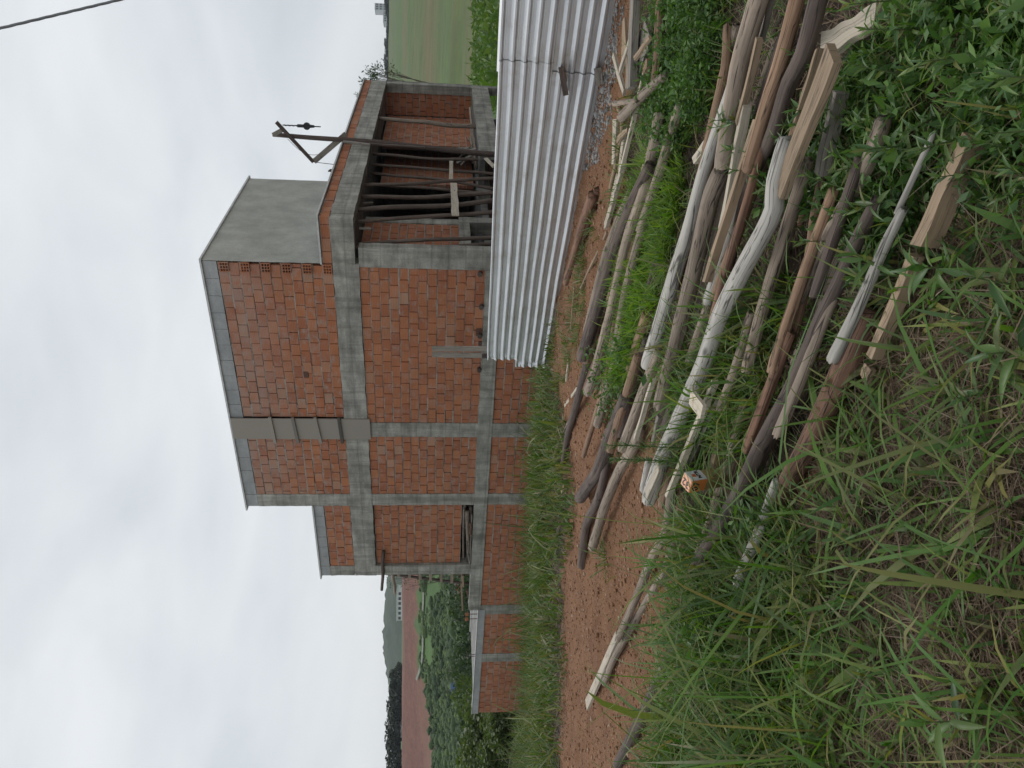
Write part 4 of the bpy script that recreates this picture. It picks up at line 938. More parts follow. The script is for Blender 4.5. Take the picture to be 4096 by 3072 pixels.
LOG([(2372, 780), (2330, 900), (2262, 1135)], 42, 24, 'red_log', .06, 'dark red pole lying along the foot of the metal fence', cracks=5)
LOG([(2392, 760), (2350, 890), (2300, 1050)], 34, 24, 'red_log', .02, 'second dark red pole half buried beside the fence foot')

LAND = (((3240, 480), 'the wide tan plank'), ((3090, 760), 'the knee of the big bleached log'), ((2900, 1220), 'the middle of the big bleached log'), ((2720, 1660), 'the lower part of the big bleached log'), ((3490, 600), 'the knotted sawn pole'), ((3800, 760), 'the heavy tan beam'), ((3590, 1130), 'the narrow tan batten'), ((3430, 1330), 'the stout cracked post'), ((3420, 100), 'the pale cream slab'), ((2930, 850), 'the split orange timber'), ((2650, 1350), 'the long bleached pole'), ((3150, 1600), 'the long dark brown pole'), ((3650, 300), 'the straw patch past the pale slab'), ((3700, 520), 'the slim whitish stick'), ((3950, 250), 'nothing: among other weeds, toward the edge of the picture'), ((4050, 700), 'nothing: among other weeds, in front of the heavy tan beam'), ((3000, 200), 'the short pale square batten'))
def by(px, py): return min(LAND, key=lambda l: (l[0][0] - px) ** 2 + (l[0][1] - py) ** 2)[1]
for i, p_ in enumerate(([(3120, 150), (2960, 640), (2820, 1120)], [(3230, 420), (3060, 900), (2960, 1250)], [(3000, 1000), (2900, 1350), (2790, 1700)], [(3330, 560), (3200, 900)], [(3420, 900), (3300, 1180), (3180, 1450)], [(2880, 950), (2760, 1400), (2660, 1720)], [(2720, 1300), (2620, 1560), (2560, 1760)], [(3170, 300), (3080, 600)], [(2960, 100), (2880, 420)], [(2810, 1750), (2740, 1960)], [(2760, 1250), (2690, 1440)], [(3480, 600), (3380, 900)], [(3060, 1500), (2960, 1750), (2850, 2050)], [(2650, 1000), (2540, 1380)], [(2600, 1250), (2520, 1480)], [(3150, 1050), (3040, 1400)], [(2930, 1650), (2820, 1960)])):
    LOG(p_, 46 + 8 * (i % 3), 40, ('grey_log', 'dark_log', 'brown_log', 'red_log')[i % 4], -.02 + .015 * (i % 3), f"{('dull grey', 'dark', 'dull brown', 'dull reddish')[i % 4]} pole half buried near {by(*p_[1])}", 'pole', group='half buried poles under the heap')

# ------------------------------------------------------------------ survey marker
MP = at_g(2905, 1905, 0)
mk = thing('survey_marker', 'square survey marker post, orange top with 32, sides with 07 and MTR', 'marker post', MP, R(44))
mk.rotation_euler = (R(19), R(-15), R(45))
pp = np.array(at_g(2905, 1905, 0)); top = ray(2745, 1930); top = CAM + top * ((MP[1] - .08) / top[1])
ax = Vector(top - pp); HT = ax.length; W = .080
zq = ax.normalized()
# post axes: zq up the post, faces turned 45 degrees to the viewer
view = Vector((-pp[0], -pp[1], 0)).normalized(); ex = Vector((view.y, -view.x, 0)); ex = (ex - zq * ex.dot(zq)).normalized(); ey = zq.cross(ex)
ang = R(52); fx = ex * math.cos(ang) + ey * math.sin(ang); fy = zq.cross(fx)
mk.matrix_world = Matrix(((fx.x, fy.x, zq.x, pp[0]), (fx.y, fy.y, zq.y, pp[1]), (fx.z, fy.z, zq.z, pp[2]), (0, 0, 0, 1)))
M['m_orange'] = mk_plain('orange_paint', (.62, .20, .05), .6, .12, 30); M['m_top'] = mk_plain('faded_orange_paint', (.74, .38, .24), .7, .1, 30)
M['m_white'] = mk_plain('white_paint', (.46, .47, .45), .7, .12, 30); M['m_body'] = mk_plain('ochre_post', (.27, .21, .08), .8, .25, 25); M['m_ink'] = mk_plain('black_ink', (.012, .009, .008), .6, .1)
M['m_red'] = mk_plain('red_ink', (.45, .10, .03), .6, .1)
def mkbox(name, a, b2, mt):
    bm = bmesh.new(); bmesh.ops.create_cube(bm, size=1)
    for v in bm.verts: v.co = Vector([(p + q) / 2 + c * (q - p) for p, q, c in zip(a, b2, v.co)])
    bmesh.ops.bevel(bm, geom=bm.edges[:], offset=.003, segments=1, affect='EDGES')
    me = bpy.data.meshes.new(name); bm.to_mesh(me); bm.free(); return link(name, me, M[mt], mk)
h_ = W / 2; PH = .100
mkbox('post_body', (-h_, -h_, -.15), (h_, h_, HT - .001), 'm_body')
mkbox('painted_top', (-h_ + .001, -h_ + .001, HT - .004), (h_ - .001, h_ - .001, HT + .002), 'm_top')
# which side faces are seen: the two whose outward normals point to the camera
tocam = (Vector(CAM) - Vector(top)).normalized()
sides = sorted([(fx, 'x', 1), (-fx, 'x', -1), (fy, 'y', 1), (-fy, 'y', -1)], key=lambda s: -s[0].dot(tocam))[:2]
sides = sorted(sides, key=lambda s: s[0].x)       # first faces the left of an upright viewer
def face_obj(name, mt, s):
    d = .0015
    if s[1] == 'x': a, b2 = ((s[2] * h_ - d, -h_ + .001, HT - PH), (s[2] * h_ + d, h_ - .001, HT - .001))
    else: a, b2 = ((-h_ + .001, s[2] * h_ - d, HT - PH), (h_ - .001, s[2] * h_ + d, HT - .001))
    return mkbox(name, a, b2, mt)
lf = face_obj('painted_side', 'm_orange', sides[0]); rf = face_obj('painted_side', 'm_white', sides[1])
lf['label'] = 'orange painted side with 07'; rf['label'] = 'whitish side with red emblem and MTR'
def text(txt, size, origin, right, upv, name, par, mt='m_ink', sx=1.0):
    cu = bpy.data.curves.new(name, 'FONT'); cu.body = txt; cu.size = size; cu.align_x = 'CENTER'; cu.align_y = 'CENTER'; cu.extrude = .0006; cu.offset = .0012
    tmp = bpy.data.objects.new(name, cu); COL.objects.link(tmp); bpy.context.view_layer.update()
    me = bpy.data.meshes.new_from_object(tmp.evaluated_get(bpy.context.evaluated_depsgraph_get())); bpy.data.objects.remove(tmp)
    me.materials.clear(); o = link(name, me, M[mt], par)
    nrm = right.cross(upv)
    o.matrix_parent_inverse = mk.matrix_world.inverted()
    o.matrix_basis = Matrix(((right.x * sx, upv.x, nrm.x, origin[0]), (right.y * sx, upv.y, nrm.y, origin[1]), (right.z * sx, upv.z, nrm.z, origin[2]), (0, 0, 0, 1)))
    return o
topc = Vector(pp) + zq * (HT + .003)
# the number on top reads along the edge that runs to the viewer's right
def side_axes(s):
    n_ = s[0]; r_ = zq.cross(n_); return n_, r_
n0, r0_ = side_axes(sides[0]); n1, r1_ = side_axes(sides[1])
text('32', .060, topc - n1 * .002, r1_, -n1, 'number', mk)
c0 = Vector(pp) + zq * (HT - .036) + n0 * (h_ + .0022); text('07', .060, c0, r0_, zq, 'number', mk)
c1 = Vector(pp) + zq * (HT - .066) + n1 * (h_ + .0022); text('MTR', .031, c1 + r1_ * .004, r1_, zq, 'lettering', mk)
lg = MB(); cb = Vector(pp) + zq * (HT - .036) + n1 * (h_ + .0026)
for i in range(4):
    x0_, x1_ = -.013 + i * .0068, -.013 + i * .0068 + .0056
    q = [cb + r1_ * x0_ - zq * .013, cb + r1_ * x1_ - zq * .013, cb + r1_ * (x1_ * .75 + .002) + zq * (.012 - .004 * i * .4), cb + r1_ * (x0_ * .75 + .002) + zq * (.012 - .004 * i * .4)]
    lg.add(q + [p_ - n1 * .001 for p_ in q], [(0, 1, 2, 3), (7, 6, 5, 4), (0, 4, 5, 1), (1, 5, 6, 2), (2, 6, 7, 3), (3, 7, 4, 0)])
o = lg.build('emblem', M['m_red'], mk); o.matrix_parent_inverse = mk.matrix_world.inverted()

# ------------------------------------------------------------------ overhead cable
ca = CAM + ray(-20, 118) * 7.0; cb_ = CAM + ray(500, -8) * 7.6; dv = cb_ - ca
p_, q_ = ca - dv * 2.5, cb_ + dv * 4
mb = MB(); n_ = 90; pv = []
for ph in (0, 2.09, 4.19):
    prev = None
    for i in range(n_ * 4 + 1):
        k = i / (n_ * 4); c_ = p_ + (q_ - p_) * k; c_ = c_ + np.array([0, 0, -1.2 * (k * (1 - k) * 4 - .9)]) * .12
        th = ph + k * 150; c_ = c_ + np.array([0, math.cos(th), math.sin(th)]) * .0085
        if prev is not None: mb.bar(prev, c_, .0095, n=5)
        prev = c_
M['cable'] = mk_plain('cable_sheath', (.16, .17, .18), .6, .2)
tag(mb.build('power_cable', M['cable']), 'twisted grey overhead power cable crossing the pale sky', 'cable')
# ------------------------------------------------------------------ grass and weeds
M['grass'] = mk_leaf('grass_blade', [(.036, .105, .012), (.065, .155, .015), (.105, .20, .02), (.055, .12, .018), (.18, .215, .04), (.045, .10, .022), (.22, .20, .055), (.075, .155, .02), (.05, .125, .016), (.20, .16, .08), (.085, .17, .02), (.06, .14, .018)], .35)
M['grass_bank'] = mk_leaf('bank_grass', [(.045, .095, .018), (.075, .14, .022), (.11, .17, .03), (.06, .12, .02), (.14, .175, .045), (.22, .19, .09), (.05, .10, .02)], .3)
M['grass_bright'] = mk_leaf('bright_grass', [(.07, .16, .015), (.11, .23, .02), (.17, .28, .03), (.09, .19, .018), (.24, .30, .045)], .4)
M['straw'] = mk_leaf('dry_straw', [(.085, .052, .03), (.15, .10, .06), (.21, .155, .10), (.115, .074, .044), (.065, .04, .024), (.26, .21, .145)], .1, .8)
M['weed_leaf'] = mk_leaf('weed_leaf', [(.04, .095, .026), (.06, .13, .03), (.10, .18, .035), (.045, .105, .03), (.08, .15, .03), (.13, .19, .04), (.05, .11, .03), (.17, .16, .05)], .35, .45)
M['weed_stem'] = mk_plain('weed_stem', (.07, .10, .03), .7, .2)
M['herb'] = mk_leaf('herb_leaf', [(.04, .10, .022), (.065, .145, .028), (.10, .19, .032), (.05, .115, .025)], .3, .55)
def gz_(x, y): return near_height(x, y)
def blades(name, x, y, ln, wd, hd, tilt, droop, mt, label, cat, zoff=0.0, fold=0.0, z=None):
    if z is None and len(x) > 500 and isinstance(ln, np.ndarray):
        vx, vy = x - MP[0], y - MP[1]; k_ = ~((vx ** 2 + vy ** 2 < .19 ** 2) | ((np.abs(vx + .05) < .15) & (vy < .05) & (vy > -.6)))
        x, y, ln, wd, hd, tilt, droop = (q_[k_] for q_ in (x, y, ln, wd, hd, tilt, droop))
    n = len(x); z0 = (gz_(x, y) if z is None else z) + zoff
    ks = np.array([0, .35, .7, 1.0]); ww = np.array([.75, 1.0, .72, 0])
    ox = ln[:, None] * (np.sin(tilt)[:, None] * ks + droop[:, None] * .55 * ks ** 2)
    oz = ln[:, None] * (np.cos(tilt)[:, None] * ks - droop[:, None] * .55 * ks ** 2)
    dx, dy = np.cos(hd)[:, None], np.sin(hd)[:, None]
    cx = x[:, None] + ox * dx; cy = y[:, None] + ox * dy; cz = np.maximum(z0[:, None] + oz, z0[:, None] + .004)
    tw = RNG.uniform(-.7, .7, n)[:, None]
    sx, sy, sz = -dy * np.cos(tw), dx * np.cos(tw), np.sin(tw)
    hw = wd[:, None] * ww / 2
    A_ = np.stack([cx - sx * hw, cy - sy * hw, cz - sz * hw], -1); B_ = np.stack([cx + sx * hw, cy + sy * hw, cz + sz * hw], -1)
    V = np.concatenate([np.stack([A_[:, :3], B_[:, :3]], 2).reshape(n, 6, 3), A_[:, 3:4]], 1)
    T = np.array([[0, 1, 3], [0, 3, 2], [2, 3, 5], [2, 5, 4], [4, 5, 6]])
    F = (T[None] + (np.arange(n) * 7)[:, None, None]).reshape(-1, 3)
    return tag(link(name, fast(name, V.reshape(-1, 3), F, mt), None, None, 'stuff'), label, cat)
def sample(poly, n):
    lo, hi = poly.min(0), poly.max(0); xs, ys_ = [], []
    tot = 0
    while tot < n:
        a = RNG.uniform(lo[0], hi[0], n * 2); b_ = RNG.uniform(lo[1], hi[1], n * 2); k = inside(poly, a, b_); xs.append(a[k]); ys_.append(b_[k]); tot += k.sum()
    return np.concatenate(xs)[:n], np.concatenate(ys_)[:n]
def tufts(poly, nt, per, spread):
    cx, cy = sample(poly, nt); an = RNG.random((nt, per)) * 6.28; rr = np.abs(RNG.normal(0, spread, (nt, per)))
    return (cx[:, None] + rr * np.cos(an)).ravel(), (cy[:, None] + rr * np.sin(an)).ravel(), (an + RNG.normal(0, .5, an.shape)).ravel()
def U(a, b_, n): return RNG.uniform(a, b_, n)
def LNr(m_, s_, n): return m_ * RNG.lognormal(0, s_, n)
# bright clump between the poles
x, y, hd = tufts(Z['mid'], 330, 22, .05); n = len(x)
blades('grass', x, y, LNr(.18, .3, n), LNr(.011, .25, n), hd, np.abs(RNG.normal(.5, .3, n)), U(.1, .7, n), M['grass_bright'], 'bright green grass clump growing between the rows of poles', 'grass')
# tangle among the poles
x, y, hd = tufts(Z['mixed'], 185, 12, .05); n = len(x)
blades('grass', x, y, LNr(.23, .35, n), LNr(.0105, .3, n), hd, np.abs(RNG.normal(.55, .3, n)), U(.1, .8, n), M['grass'], 'yellowing green grass growing up through the pole heap', 'grass')
x, y, hd = tufts(Z['heap'], 330, 9, .05); n = len(x)
blades('grass', x, y, LNr(.17, .35, n), LNr(.007, .3, n), hd, np.abs(RNG.normal(.6, .3, n)), U(.1, .8, n), M['grass'], 'green grass coming up between the heaped poles', 'grass')
# long blades on the near side
x, y, hd = tufts(Z['long'], 860, 15, .055); n = len(x)
blades('grass', x, y, LNr(.25, .5, n), LNr(.0105, .5, n), hd, np.abs(RNG.normal(.6, .32, n)), U(.15, .9, n), M['grass'], 'long green grass in front, beside the bare red soil', 'grass')
x, y, hd = tufts(Z['straw'], 300, 8, .035); n = len(x)
blades('grass', x, y, LNr(.20, .4, n), LNr(.013, .35, n), hd, np.abs(RNG.normal(.8, .3, n)), U(.2, .8, n), M['grass'], 'scattered wide green blades over the dry straw', 'grass')
x, y, hd = tufts(Z['herb'], 160, 12, .05); n = len(x)
blades('grass', x, y, LNr(.17, .3, n), LNr(.006, .3, n), hd, np.abs(RNG.normal(.5, .3, n)), U(.1, .7, n), M['grass'], 'green grass mixed into the herb patch by the board heap', 'grass')
x, y, hd = tufts(Z['weed'], 150, 9, .04); n = len(x)
blades('grass', x, y, LNr(.16, .3, n), LNr(.006, .3, n), hd, np.abs(RNG.normal(.6, .3, n)), U(.1, .8, n), M['grass'], 'thin grass under the broad leaved weeds', 'grass')
# dry straw mat
xs, ys_ = [], []
for k_, n_ in (('straw', 88000), ('straw2', 9000), ('long', 12000), ('mixed', 7000), ('weed', 9000), ('heap', 22000)):
    a, b_ = sample(Z[k_], n_); xs.append(a); ys_.append(b_)
x = np.concatenate(xs); y = np.concatenate(ys_); n = len(x)
blades('dry_straw', x, y, LNr(.095, .45, n), LNr(.0032, .35, n), U(0, 6.28, n), U(1.05, 1.62, n), U(-.1, .25, n), M['straw'], 'matted dead straw covering the ground', 'straw', zoff=.0)
# tall grass on the bank across the track
n = 90000; yy = RNG.uniform(8.5, 26, n); xx = RNG.uniform(-.75, .12, n) * (yy + .5)
hx, hy2 = house_xy(xx, yy)
edge = yy - bank_depth(xx) + .15 + fnoise(xx, yy, 3, .8, 12) * .5
ok = (edge > 0) & ((hy2 < -.15) | (hx < -16.4))
fx_, fy_ = xx - FA[0], yy - FA[1]
behind = (fx_ * fn[0] + fy_ * fn[1] < -.1) & (fx_ * fdir[0] + fy_ * fdir[1] > -.15)
ok &= ~behind
xx, yy, edge = xx[ok], yy[ok], edge[ok]
patch = fnoise(xx, yy, 3, .45, 14)
keep = RNG.random(len(xx)) < np.clip(.62 + patch * .6, .3, 1); xx, yy, edge, patch = xx[keep], yy[keep], edge[keep], patch[keep]
n = len(xx); hl = np.clip(.19 + edge * .13, .14, .46) * (1 + patch * .3) * np.clip((yy - 9) / 6, .7, 1.5)
g = RNG.random(n) < np.clip(.40 + edge * .28 + patch * .4, .25, .96)
hdg = U(0, 6.28, n)
blades('grass', xx[g], yy[g], hl[g] * LNr(1, .35, g.sum()), LNr(.021, .3, g.sum()), hdg[g], np.abs(RNG.normal(.35, .28, g.sum())), U(.1, .8, g.sum()), M['grass_bank'], 'tall green grass along the foot of the brick wall', 'grass')
q = ~g; blades('dry_grass', xx[q], yy[q], hl[q] * LNr(.75, .4, q.sum()), LNr(.010, .3, q.sum()), hdg[q], np.abs(RNG.normal(.8, .4, q.sum())), U(.2, .9, q.sum()), M['straw'], 'dry pale grass at the edge of the bare soil', 'grass')
# small tufts by the fence and on the soil
cx = []; cy = []
for a, b_ in ((2330, 1120), (2340, 1060), (2300, 1200), (2290, 1290), (2270, 1380), (2310, 1370), (2285, 1440), (2260, 1520), (2350, 1010), (2240, 1500), (2225, 1400), (2430, 2230), (2395, 900), (2325, 1310), (2500, 600), (2470, 760), (2340, 1190), (2250, 1290)):
    p = at_g(a, b_); cx.append(p[0]); cy.append(p[1])
cx, cy = np.array(cx), np.array(cy); per = 70; an = RNG.random((len(cx), per)) * 6.28; rr = np.abs(RNG.normal(0, .11, an.shape))
x = (cx[:, None] + rr * np.cos(an) * 1.4).ravel(); y = (cy[:, None] + rr * np.sin(an)).ravel(); n = len(x)
blades('grass', x, y, LNr(.14, .35, n), LNr(.008, .3, n), an.ravel(), np.abs(RNG.normal(.6, .3, n)), U(.1, .8, n), M['grass_bank'], 'sparse grass tufts by the corner of the metal fence', 'grass')

# leaf shapes
def leaf_mesh(nm, ln, wd, curve, fold, mt):
    ks = np.linspace(0, 1, 7); pr = np.sin(np.pi * ks ** .8) ** .9; pr[0] = .06; pr[-1] = 0
    vs, fs = [], []
    for k, p in zip(ks, pr):
        zc = curve * (-(k ** 2)) * ln; w_ = wd * p / 2
        for s_ in (-1, 0, 1): vs.append((s_ * w_, k * ln, zc + abs(s_) * w_ * fold))
    for i in range(6):
        for j in (0, 1): fs.append((i * 3 + j, i * 3 + j + 1, i * 3 + 4 + j, i * 3 + 3 + j))
    me = bpy.data.meshes.new(nm); me.from_pydata(vs, [], fs); me.materials.append(mt); me.polygons.foreach_set('use_smooth', [True] * len(fs)); return me
LV = [leaf_mesh('leaf', 1, w_, c_, .5, M['weed_leaf']) for w_, c_ in ((.20, .25), (.17, .45), (.23, .12), (.19, .6), (.21, -.1))]
def weed(px, py, h, nl, ll, lean=0.0, lab=None, grp=None):
    p = at_g(px, py); z = float(near_height(np.array(p[0]), np.array(p[1])))
    rt = thing('weed_plant', lab or 'leafy green weed with narrow pointed leaves growing among the timber', 'weed', (p[0], p[1], z - .01), random.uniform(0, 6.28), grp)
    mb = MB(); pts_ = []; lx, ly = random.gauss(0, .16) + lean, random.gauss(0, .16)
    for i in range(7):
        k = i / 6; pts_.append(Vector((lx * h * k ** 1.5, ly * h * k ** 1.5, h * k)))
    for i in range(6): mb.bar(pts_[i], pts_[i + 1], .0042 * (1 - .11 * i), .0042 * (1 - .11 * (i + 1)), n=5)
    mb.build('stem', M['weed_stem'], rt)
    for i in range(nl):
        k = .12 + .88 * (i / (nl - 1)) ** .8; s_ = min(5, int(k * 6)); c_ = pts_[s_].lerp(pts_[s_ + 1], k * 6 - s_) if s_ < 6 else pts_[6]
        o = bpy.data.objects.new('leaf', random.choice(LV)); COL.objects.link(o); o.parent = rt
        o.location = c_; L_ = ll * (1 - .5 * abs(k - .6) - .25 * (k > .9)) * random.uniform(.8, 1.2)
        o.scale = (L_, L_, L_); el = (1.15 if k > .92 else .75 if k > .7 else .35) + random.gauss(0, .22)
        o.rotation_euler = Matrix.Rotation(i * 2.4 + random.gauss(0, .25), 3, 'Z').to_4x4().to_euler()
        o.rotation_euler = (Matrix.Rotation(i * 2.4 + random.gauss(0, .25), 3, 'Z') @ Matrix.Rotation(el, 3, 'X') @ Matrix.Rotation(random.gauss(0, .3), 3, 'Y')).to_euler()
wp = []
x, y = sample(Z['weed'], 500)
for a, b_ in zip(x, y):
    if all((a - c) ** 2 + (b_ - d_) ** 2 > .095 ** 2 for c, d_ in wp): wp.append((a, b_))
    if len(wp) >= 80: break
for a, b_ in wp:
    px_, py_ = proj((a, b_, 0)); hh_ = random.uniform(.10, .30); sz_ = 'low' if hh_ < .16 else 'middling' if hh_ < .23 else 'tall'; nb_ = by(px_, py_)
    lb_ = f'{sz_} leafy weed with narrow pointed leaves beside {nb_}' if not nb_.startswith('nothing') else f'{sz_} leafy weed ' + nb_[9:]
    weed(px_, py_, hh_, random.randint(16, 24), random.uniform(.05, .085), 0.0, lb_, 'leafy weeds among the timber')
for px_, py_, h, nl, ll, ln_, lab in ((3900, 1070, .27, 17, .13, -.1, 'tall leafy weed overhanging the white pole beside the stout cracked post'), (3640, 1090, .22, 14, .12, 0, 'leafy weed drooping over the thick end of the stout cracked post'), (4130, 1150, .20, 14, .11, 0, 'leafy weed standing on the straw in front of the tan beam'), (4160, 1400, .19, 13, .12, 0, 'wide leaved weed standing alone on the dry straw'), (3990, 1560, .15, 11, .10, 0, 'low leafy weed on dry straw near the lower end of the stout cracked post'),
                                      (3130, 480, .30, 16, .10, 0, 'slim weed growing up between the wide tan plank and the dark purple pole'), (3200, 560, .26, 15, .09, 0, 'bushy weed hiding the middle of the wide tan plank'), (3020, 830, .16, 12, .08, 0, 'small weed beside the split orange timber'), (4000, 2880, .22, 14, .13, 0, 'leafy weed standing by the long grass at the foreground edge of the straw'), (2960, 2540, .26, 26, .09, 0, 'dense leafy weed at the edge of the red soil beside the long grass'), (2880, 2480, .24, 24, .08, .1, 'bushy weed leaning over the red soil by the short tan log end'), (2900, 2600, .2, 22, .09, 0, 'dark leafy weed behind the dark shiny pole')):
    weed(px_, py_, h, nl, ll, ln_, lab)
# small leaved herbs: one mass
def leaf_cloud(name, x, y, z, sz, mt, label, cat, parent=None, kind='stuff', flat=.6):
    n = len(x); d = RNG.normal(0, 1, (n, 3)); d /= np.linalg.norm(d, axis=1)[:, None]; d[:, 2] = np.abs(d[:, 2]) * flat; d /= np.linalg.norm(d, axis=1)[:, None]
    e_ = np.cross(d, RNG.normal(0, 1, (n, 3))); e_ /= np.linalg.norm(e_, axis=1)[:, None]; c_ = np.stack([x, y, z], -1); s_ = sz[:, None]
    nn = np.cross(d, e_)
    V = np.stack([c_, c_ + d * s_ * .5 + e_ * s_ * .2 + nn * s_ * .05, c_ + d * s_, c_ + d * s_ * .5 - e_ * s_ * .2 + nn * s_ * .05], 1)
    F = np.arange(n * 4).reshape(n, 4); F = np.concatenate([F[:, [0, 1, 2]], F[:, [0, 2, 3]]])
    o = link(name, fast(name, V.reshape(-1, 3), F, mt), None, parent, kind)
    return tag(o, label, cat) if label else o
x, y, hd = tufts(Z['herb'], 420, 42, .045); z = gz_(x, y) + np.abs(RNG.normal(.09, .06, len(x)))
leaf_cloud('undergrowth', x, y, z, LNr(.035, .3, len(x)), M['herb'], 'small leaved dark green herbs covering the patch beside the board heap', 'herbs')
x, y, hd = tufts(Z['weed'], 260, 30, .05); z = gz_(x, y) + np.abs(RNG.normal(.04, .04, len(x)))
leaf_cloud('undergrowth', x, y, z, LNr(.045, .3, len(x)), M['herb'], 'low leafy growth under the broad leaved weeds', 'herbs')
hp_ = [at_g(a, b_)[:2] for a, b_ in ((2520, 1640), (2505, 1590), (2540, 1560), (2480, 1500), (2560, 1420), (2450, 1420), (2560, 1380), (2950, 2480), (2930, 2560), (2990, 2600), (2980, 2420), (3090, 2100), (3160, 2060), (2780, 1480))]
x = np.concatenate([p[0] + RNG.normal(0, .06, 130) for p in hp_]); y = np.concatenate([p[1] + RNG.normal(0, .06, 130) for p in hp_]); z = gz_(x, y) + np.abs(RNG.normal(.12, .08, len(x)))
leaf_cloud('undergrowth', x, y, z, LNr(.04, .3, len(x)), M['herb'], 'small leafy herbs sprouting between the middle poles', 'herbs')
# two feathery stems by the marker
def feathery(px, py, h, lab):
    p = at_g(px, py); rt = thing('feathery_weed', lab, 'weed', p)
    mb = MB(); mb.bar((0, 0, 0), (.02, 0, h), .004, .002, n=5); mb.build('stem', M['weed_stem'], rt)
    n_ = 220; k = RNG.uniform(.25, 1, n_)
    o = blades('needles', .02 * k, RNG.normal(0, .002, n_), LNr(.075, .2, n_) * (1.1 - .5 * k), np.full(n_, .004), U(0, 6.28, n_), U(.5, 1.0, n_), U(-.1, .3, n_), M['herb'], None, None, z=h * k)
    o.parent = rt
feathery(2835, 1795, .62, 'tall dark feathery weed crossing the pole ends above the marker'); feathery(2835, 1850, .58, 'second feathery weed, shorter, standing nearest the marker')
# dead stems in the grass before the wall
for a, b_, h, lab in ((2150, 2162, 1.0, 'dry reddish stem standing in the tall grass before the brick wall'), (2170, 2050, .75, 'dark twiggy dead stem leaning in the grass before the wall')):
    p = at_y(a, b_, 17.5 if b_ > 2100 else 16); p[2] = tz(p[0], p[1])
    rt = thing('dead_stem', lab, 'stem', p); mb = limb((0, 0, 0), (.12 if b_ < 2100 else .0, .05, h), .018, .008, 7, 8, .06, b_); mb.build('stem', M['red_log'], rt, smooth=True)
    mb = MB()
    for k in range(7):
        z_ = h * (.35 + .09 * k); a_ = random.uniform(0, 6.28); mb.bar((.08 * z_ / h, .03, z_), (.08 * z_ / h + math.cos(a_) * .28, math.sin(a_) * .28, z_ + .22), .006, .003, n=4)
    mb.build('twigs', M['red_log'], rt)

# ------------------------------------------------------------------ trees
M['tree_leaf'] = mk_leaf('tree_leaf', [(.016, .038, .012), (.03, .062, .018), (.05, .085, .025), (.022, .05, .015)], .25)
M['tree_leaf2'] = mk_leaf('tree_leaf_light', [(.03, .06, .016), (.05, .09, .022), (.075, .115, .03), (.04, .07, .02)], .3)
M['bush_leaf'] = mk_leaf('bush_leaf', [(.04, .07, .018), (.07, .11, .026), (.10, .14, .035), (.05, .08, .02)], .35)
M['far_leaf'] = mk_leaf('far_leaf', [(.016, .03, .018), (.026, .046, .024), (.04, .06, .032)], .15)
M['bark'] = mk_plain('bark', (.09, .07, .055), .9, .3, 5)
def crown_mesh(nm, nl, lsz, mt, seed, gap=.5, tall=1.0):
    rng = np.random.default_rng(seed); nc = rng.integers(8, 13); cl = []
    for i in range(nc):
        a = rng.uniform(0, 6.28); r = rng.uniform(.08, .36); cl.append((r * math.cos(a), r * math.sin(a), rng.uniform(.36, .92), rng.uniform(.10, .21)))
    cl = np.array(cl); w_ = cl[:, 3] ** 2; idx = rng.choice(nc, nl, p=w_ / w_.sum())
    d = rng.normal(0, 1, (nl, 3)); d /= np.linalg.norm(d, axis=1)[:, None]; rr = rng.uniform(.45, 1.08, nl) ** .6
    c_ = cl[idx, :3] + d * (cl[idx, 3] * rr)[:, None] * np.array([1, 1, .8])
    dd = d + rng.normal(0, .7, d.shape); dd /= np.linalg.norm(dd, axis=1)[:, None]
    e_ = np.cross(dd, rng.normal(0, 1, d.shape)); e_ /= np.linalg.norm(e_, axis=1)[:, None]; s_ = (lsz * rng.lognormal(0, .35, nl))[:, None]
    V = np.stack([c_ - e_ * s_ * .45, c_ + dd * s_ * .5, c_ + e_ * s_ * .45, c_ - dd * s_ * .5], 1); F = np.arange(nl * 4).reshape(nl, 4)
    return fast(nm, V.reshape(-1, 3), F, mt), cl
def trunk_mesh(cl, seed):
    mb = MB(); rng = random.Random(seed); mb.bar((0, 0, -.05), (.01, .01, .42), .030, .018, n=7)
    for c_ in cl[:6]: mb.bar((.01, .01, rng.uniform(.25, .42)), (c_[0] * .9, c_[1] * .9, c_[2]), .013, .005, n=5)
    return mb.mesh('trunk')
PROTO = {}
for ty, nl, lsz, mk_ in (('valley', 2600, .030, 'tree_leaf'), ('valley2', 2600, .030, 'tree_leaf2'), ('bush', 4200, .030, 'bush_leaf'), ('far', 1000, .07, 'far_leaf')):
    PROTO[ty] = []
    for s_ in range(3):
        cm, cl = crown_mesh('crown', nl, lsz, M[mk_], hash(ty) % 1000 + s_ * 17 if False else (len(ty) * 31 + s_ * 17), 0); tm = trunk_mesh(cl, s_); tm.materials.append(M['bark']); PROTO[ty].append((cm, tm))
NT = [0]; CNT = {}
ORD = 'first second third fourth fifth sixth seventh eighth ninth tenth eleventh twelfth thirteenth fourteenth fifteenth sixteenth seventeenth eighteenth nineteenth twentieth twenty-first twenty-second twenty-third'.split()
def tree(py, top, y, wd, ty, label, group, zb=None, name='tree'):
    NT[0] += 1; p = at_y(top, py, y); a = p[0] / y
    zb = float(far_z(np.array(a), np.array(y))) if zb is None else zb
    h = max(p[2] - zb, .8) / .98
    CNT[group] = CNT.get(group, 0) + 1; o_ = ORD[CNT[group] - 1]
    if ty == 'far': zb -= 2.0; h += 2.0
    rt = thing(name, label + f', {o_} along the row', 'tree', (p[0], y, zb - .05), random.uniform(0, 6.28), group)
    cm, tm = PROTO[ty][NT[0] % 3]
    for nm, me in (('trunk', tm), ('crown', cm)):
        o = bpy.data.objects.new(nm, me); COL.objects.link(o); o.parent = rt; o.scale = (wd, wd, h)
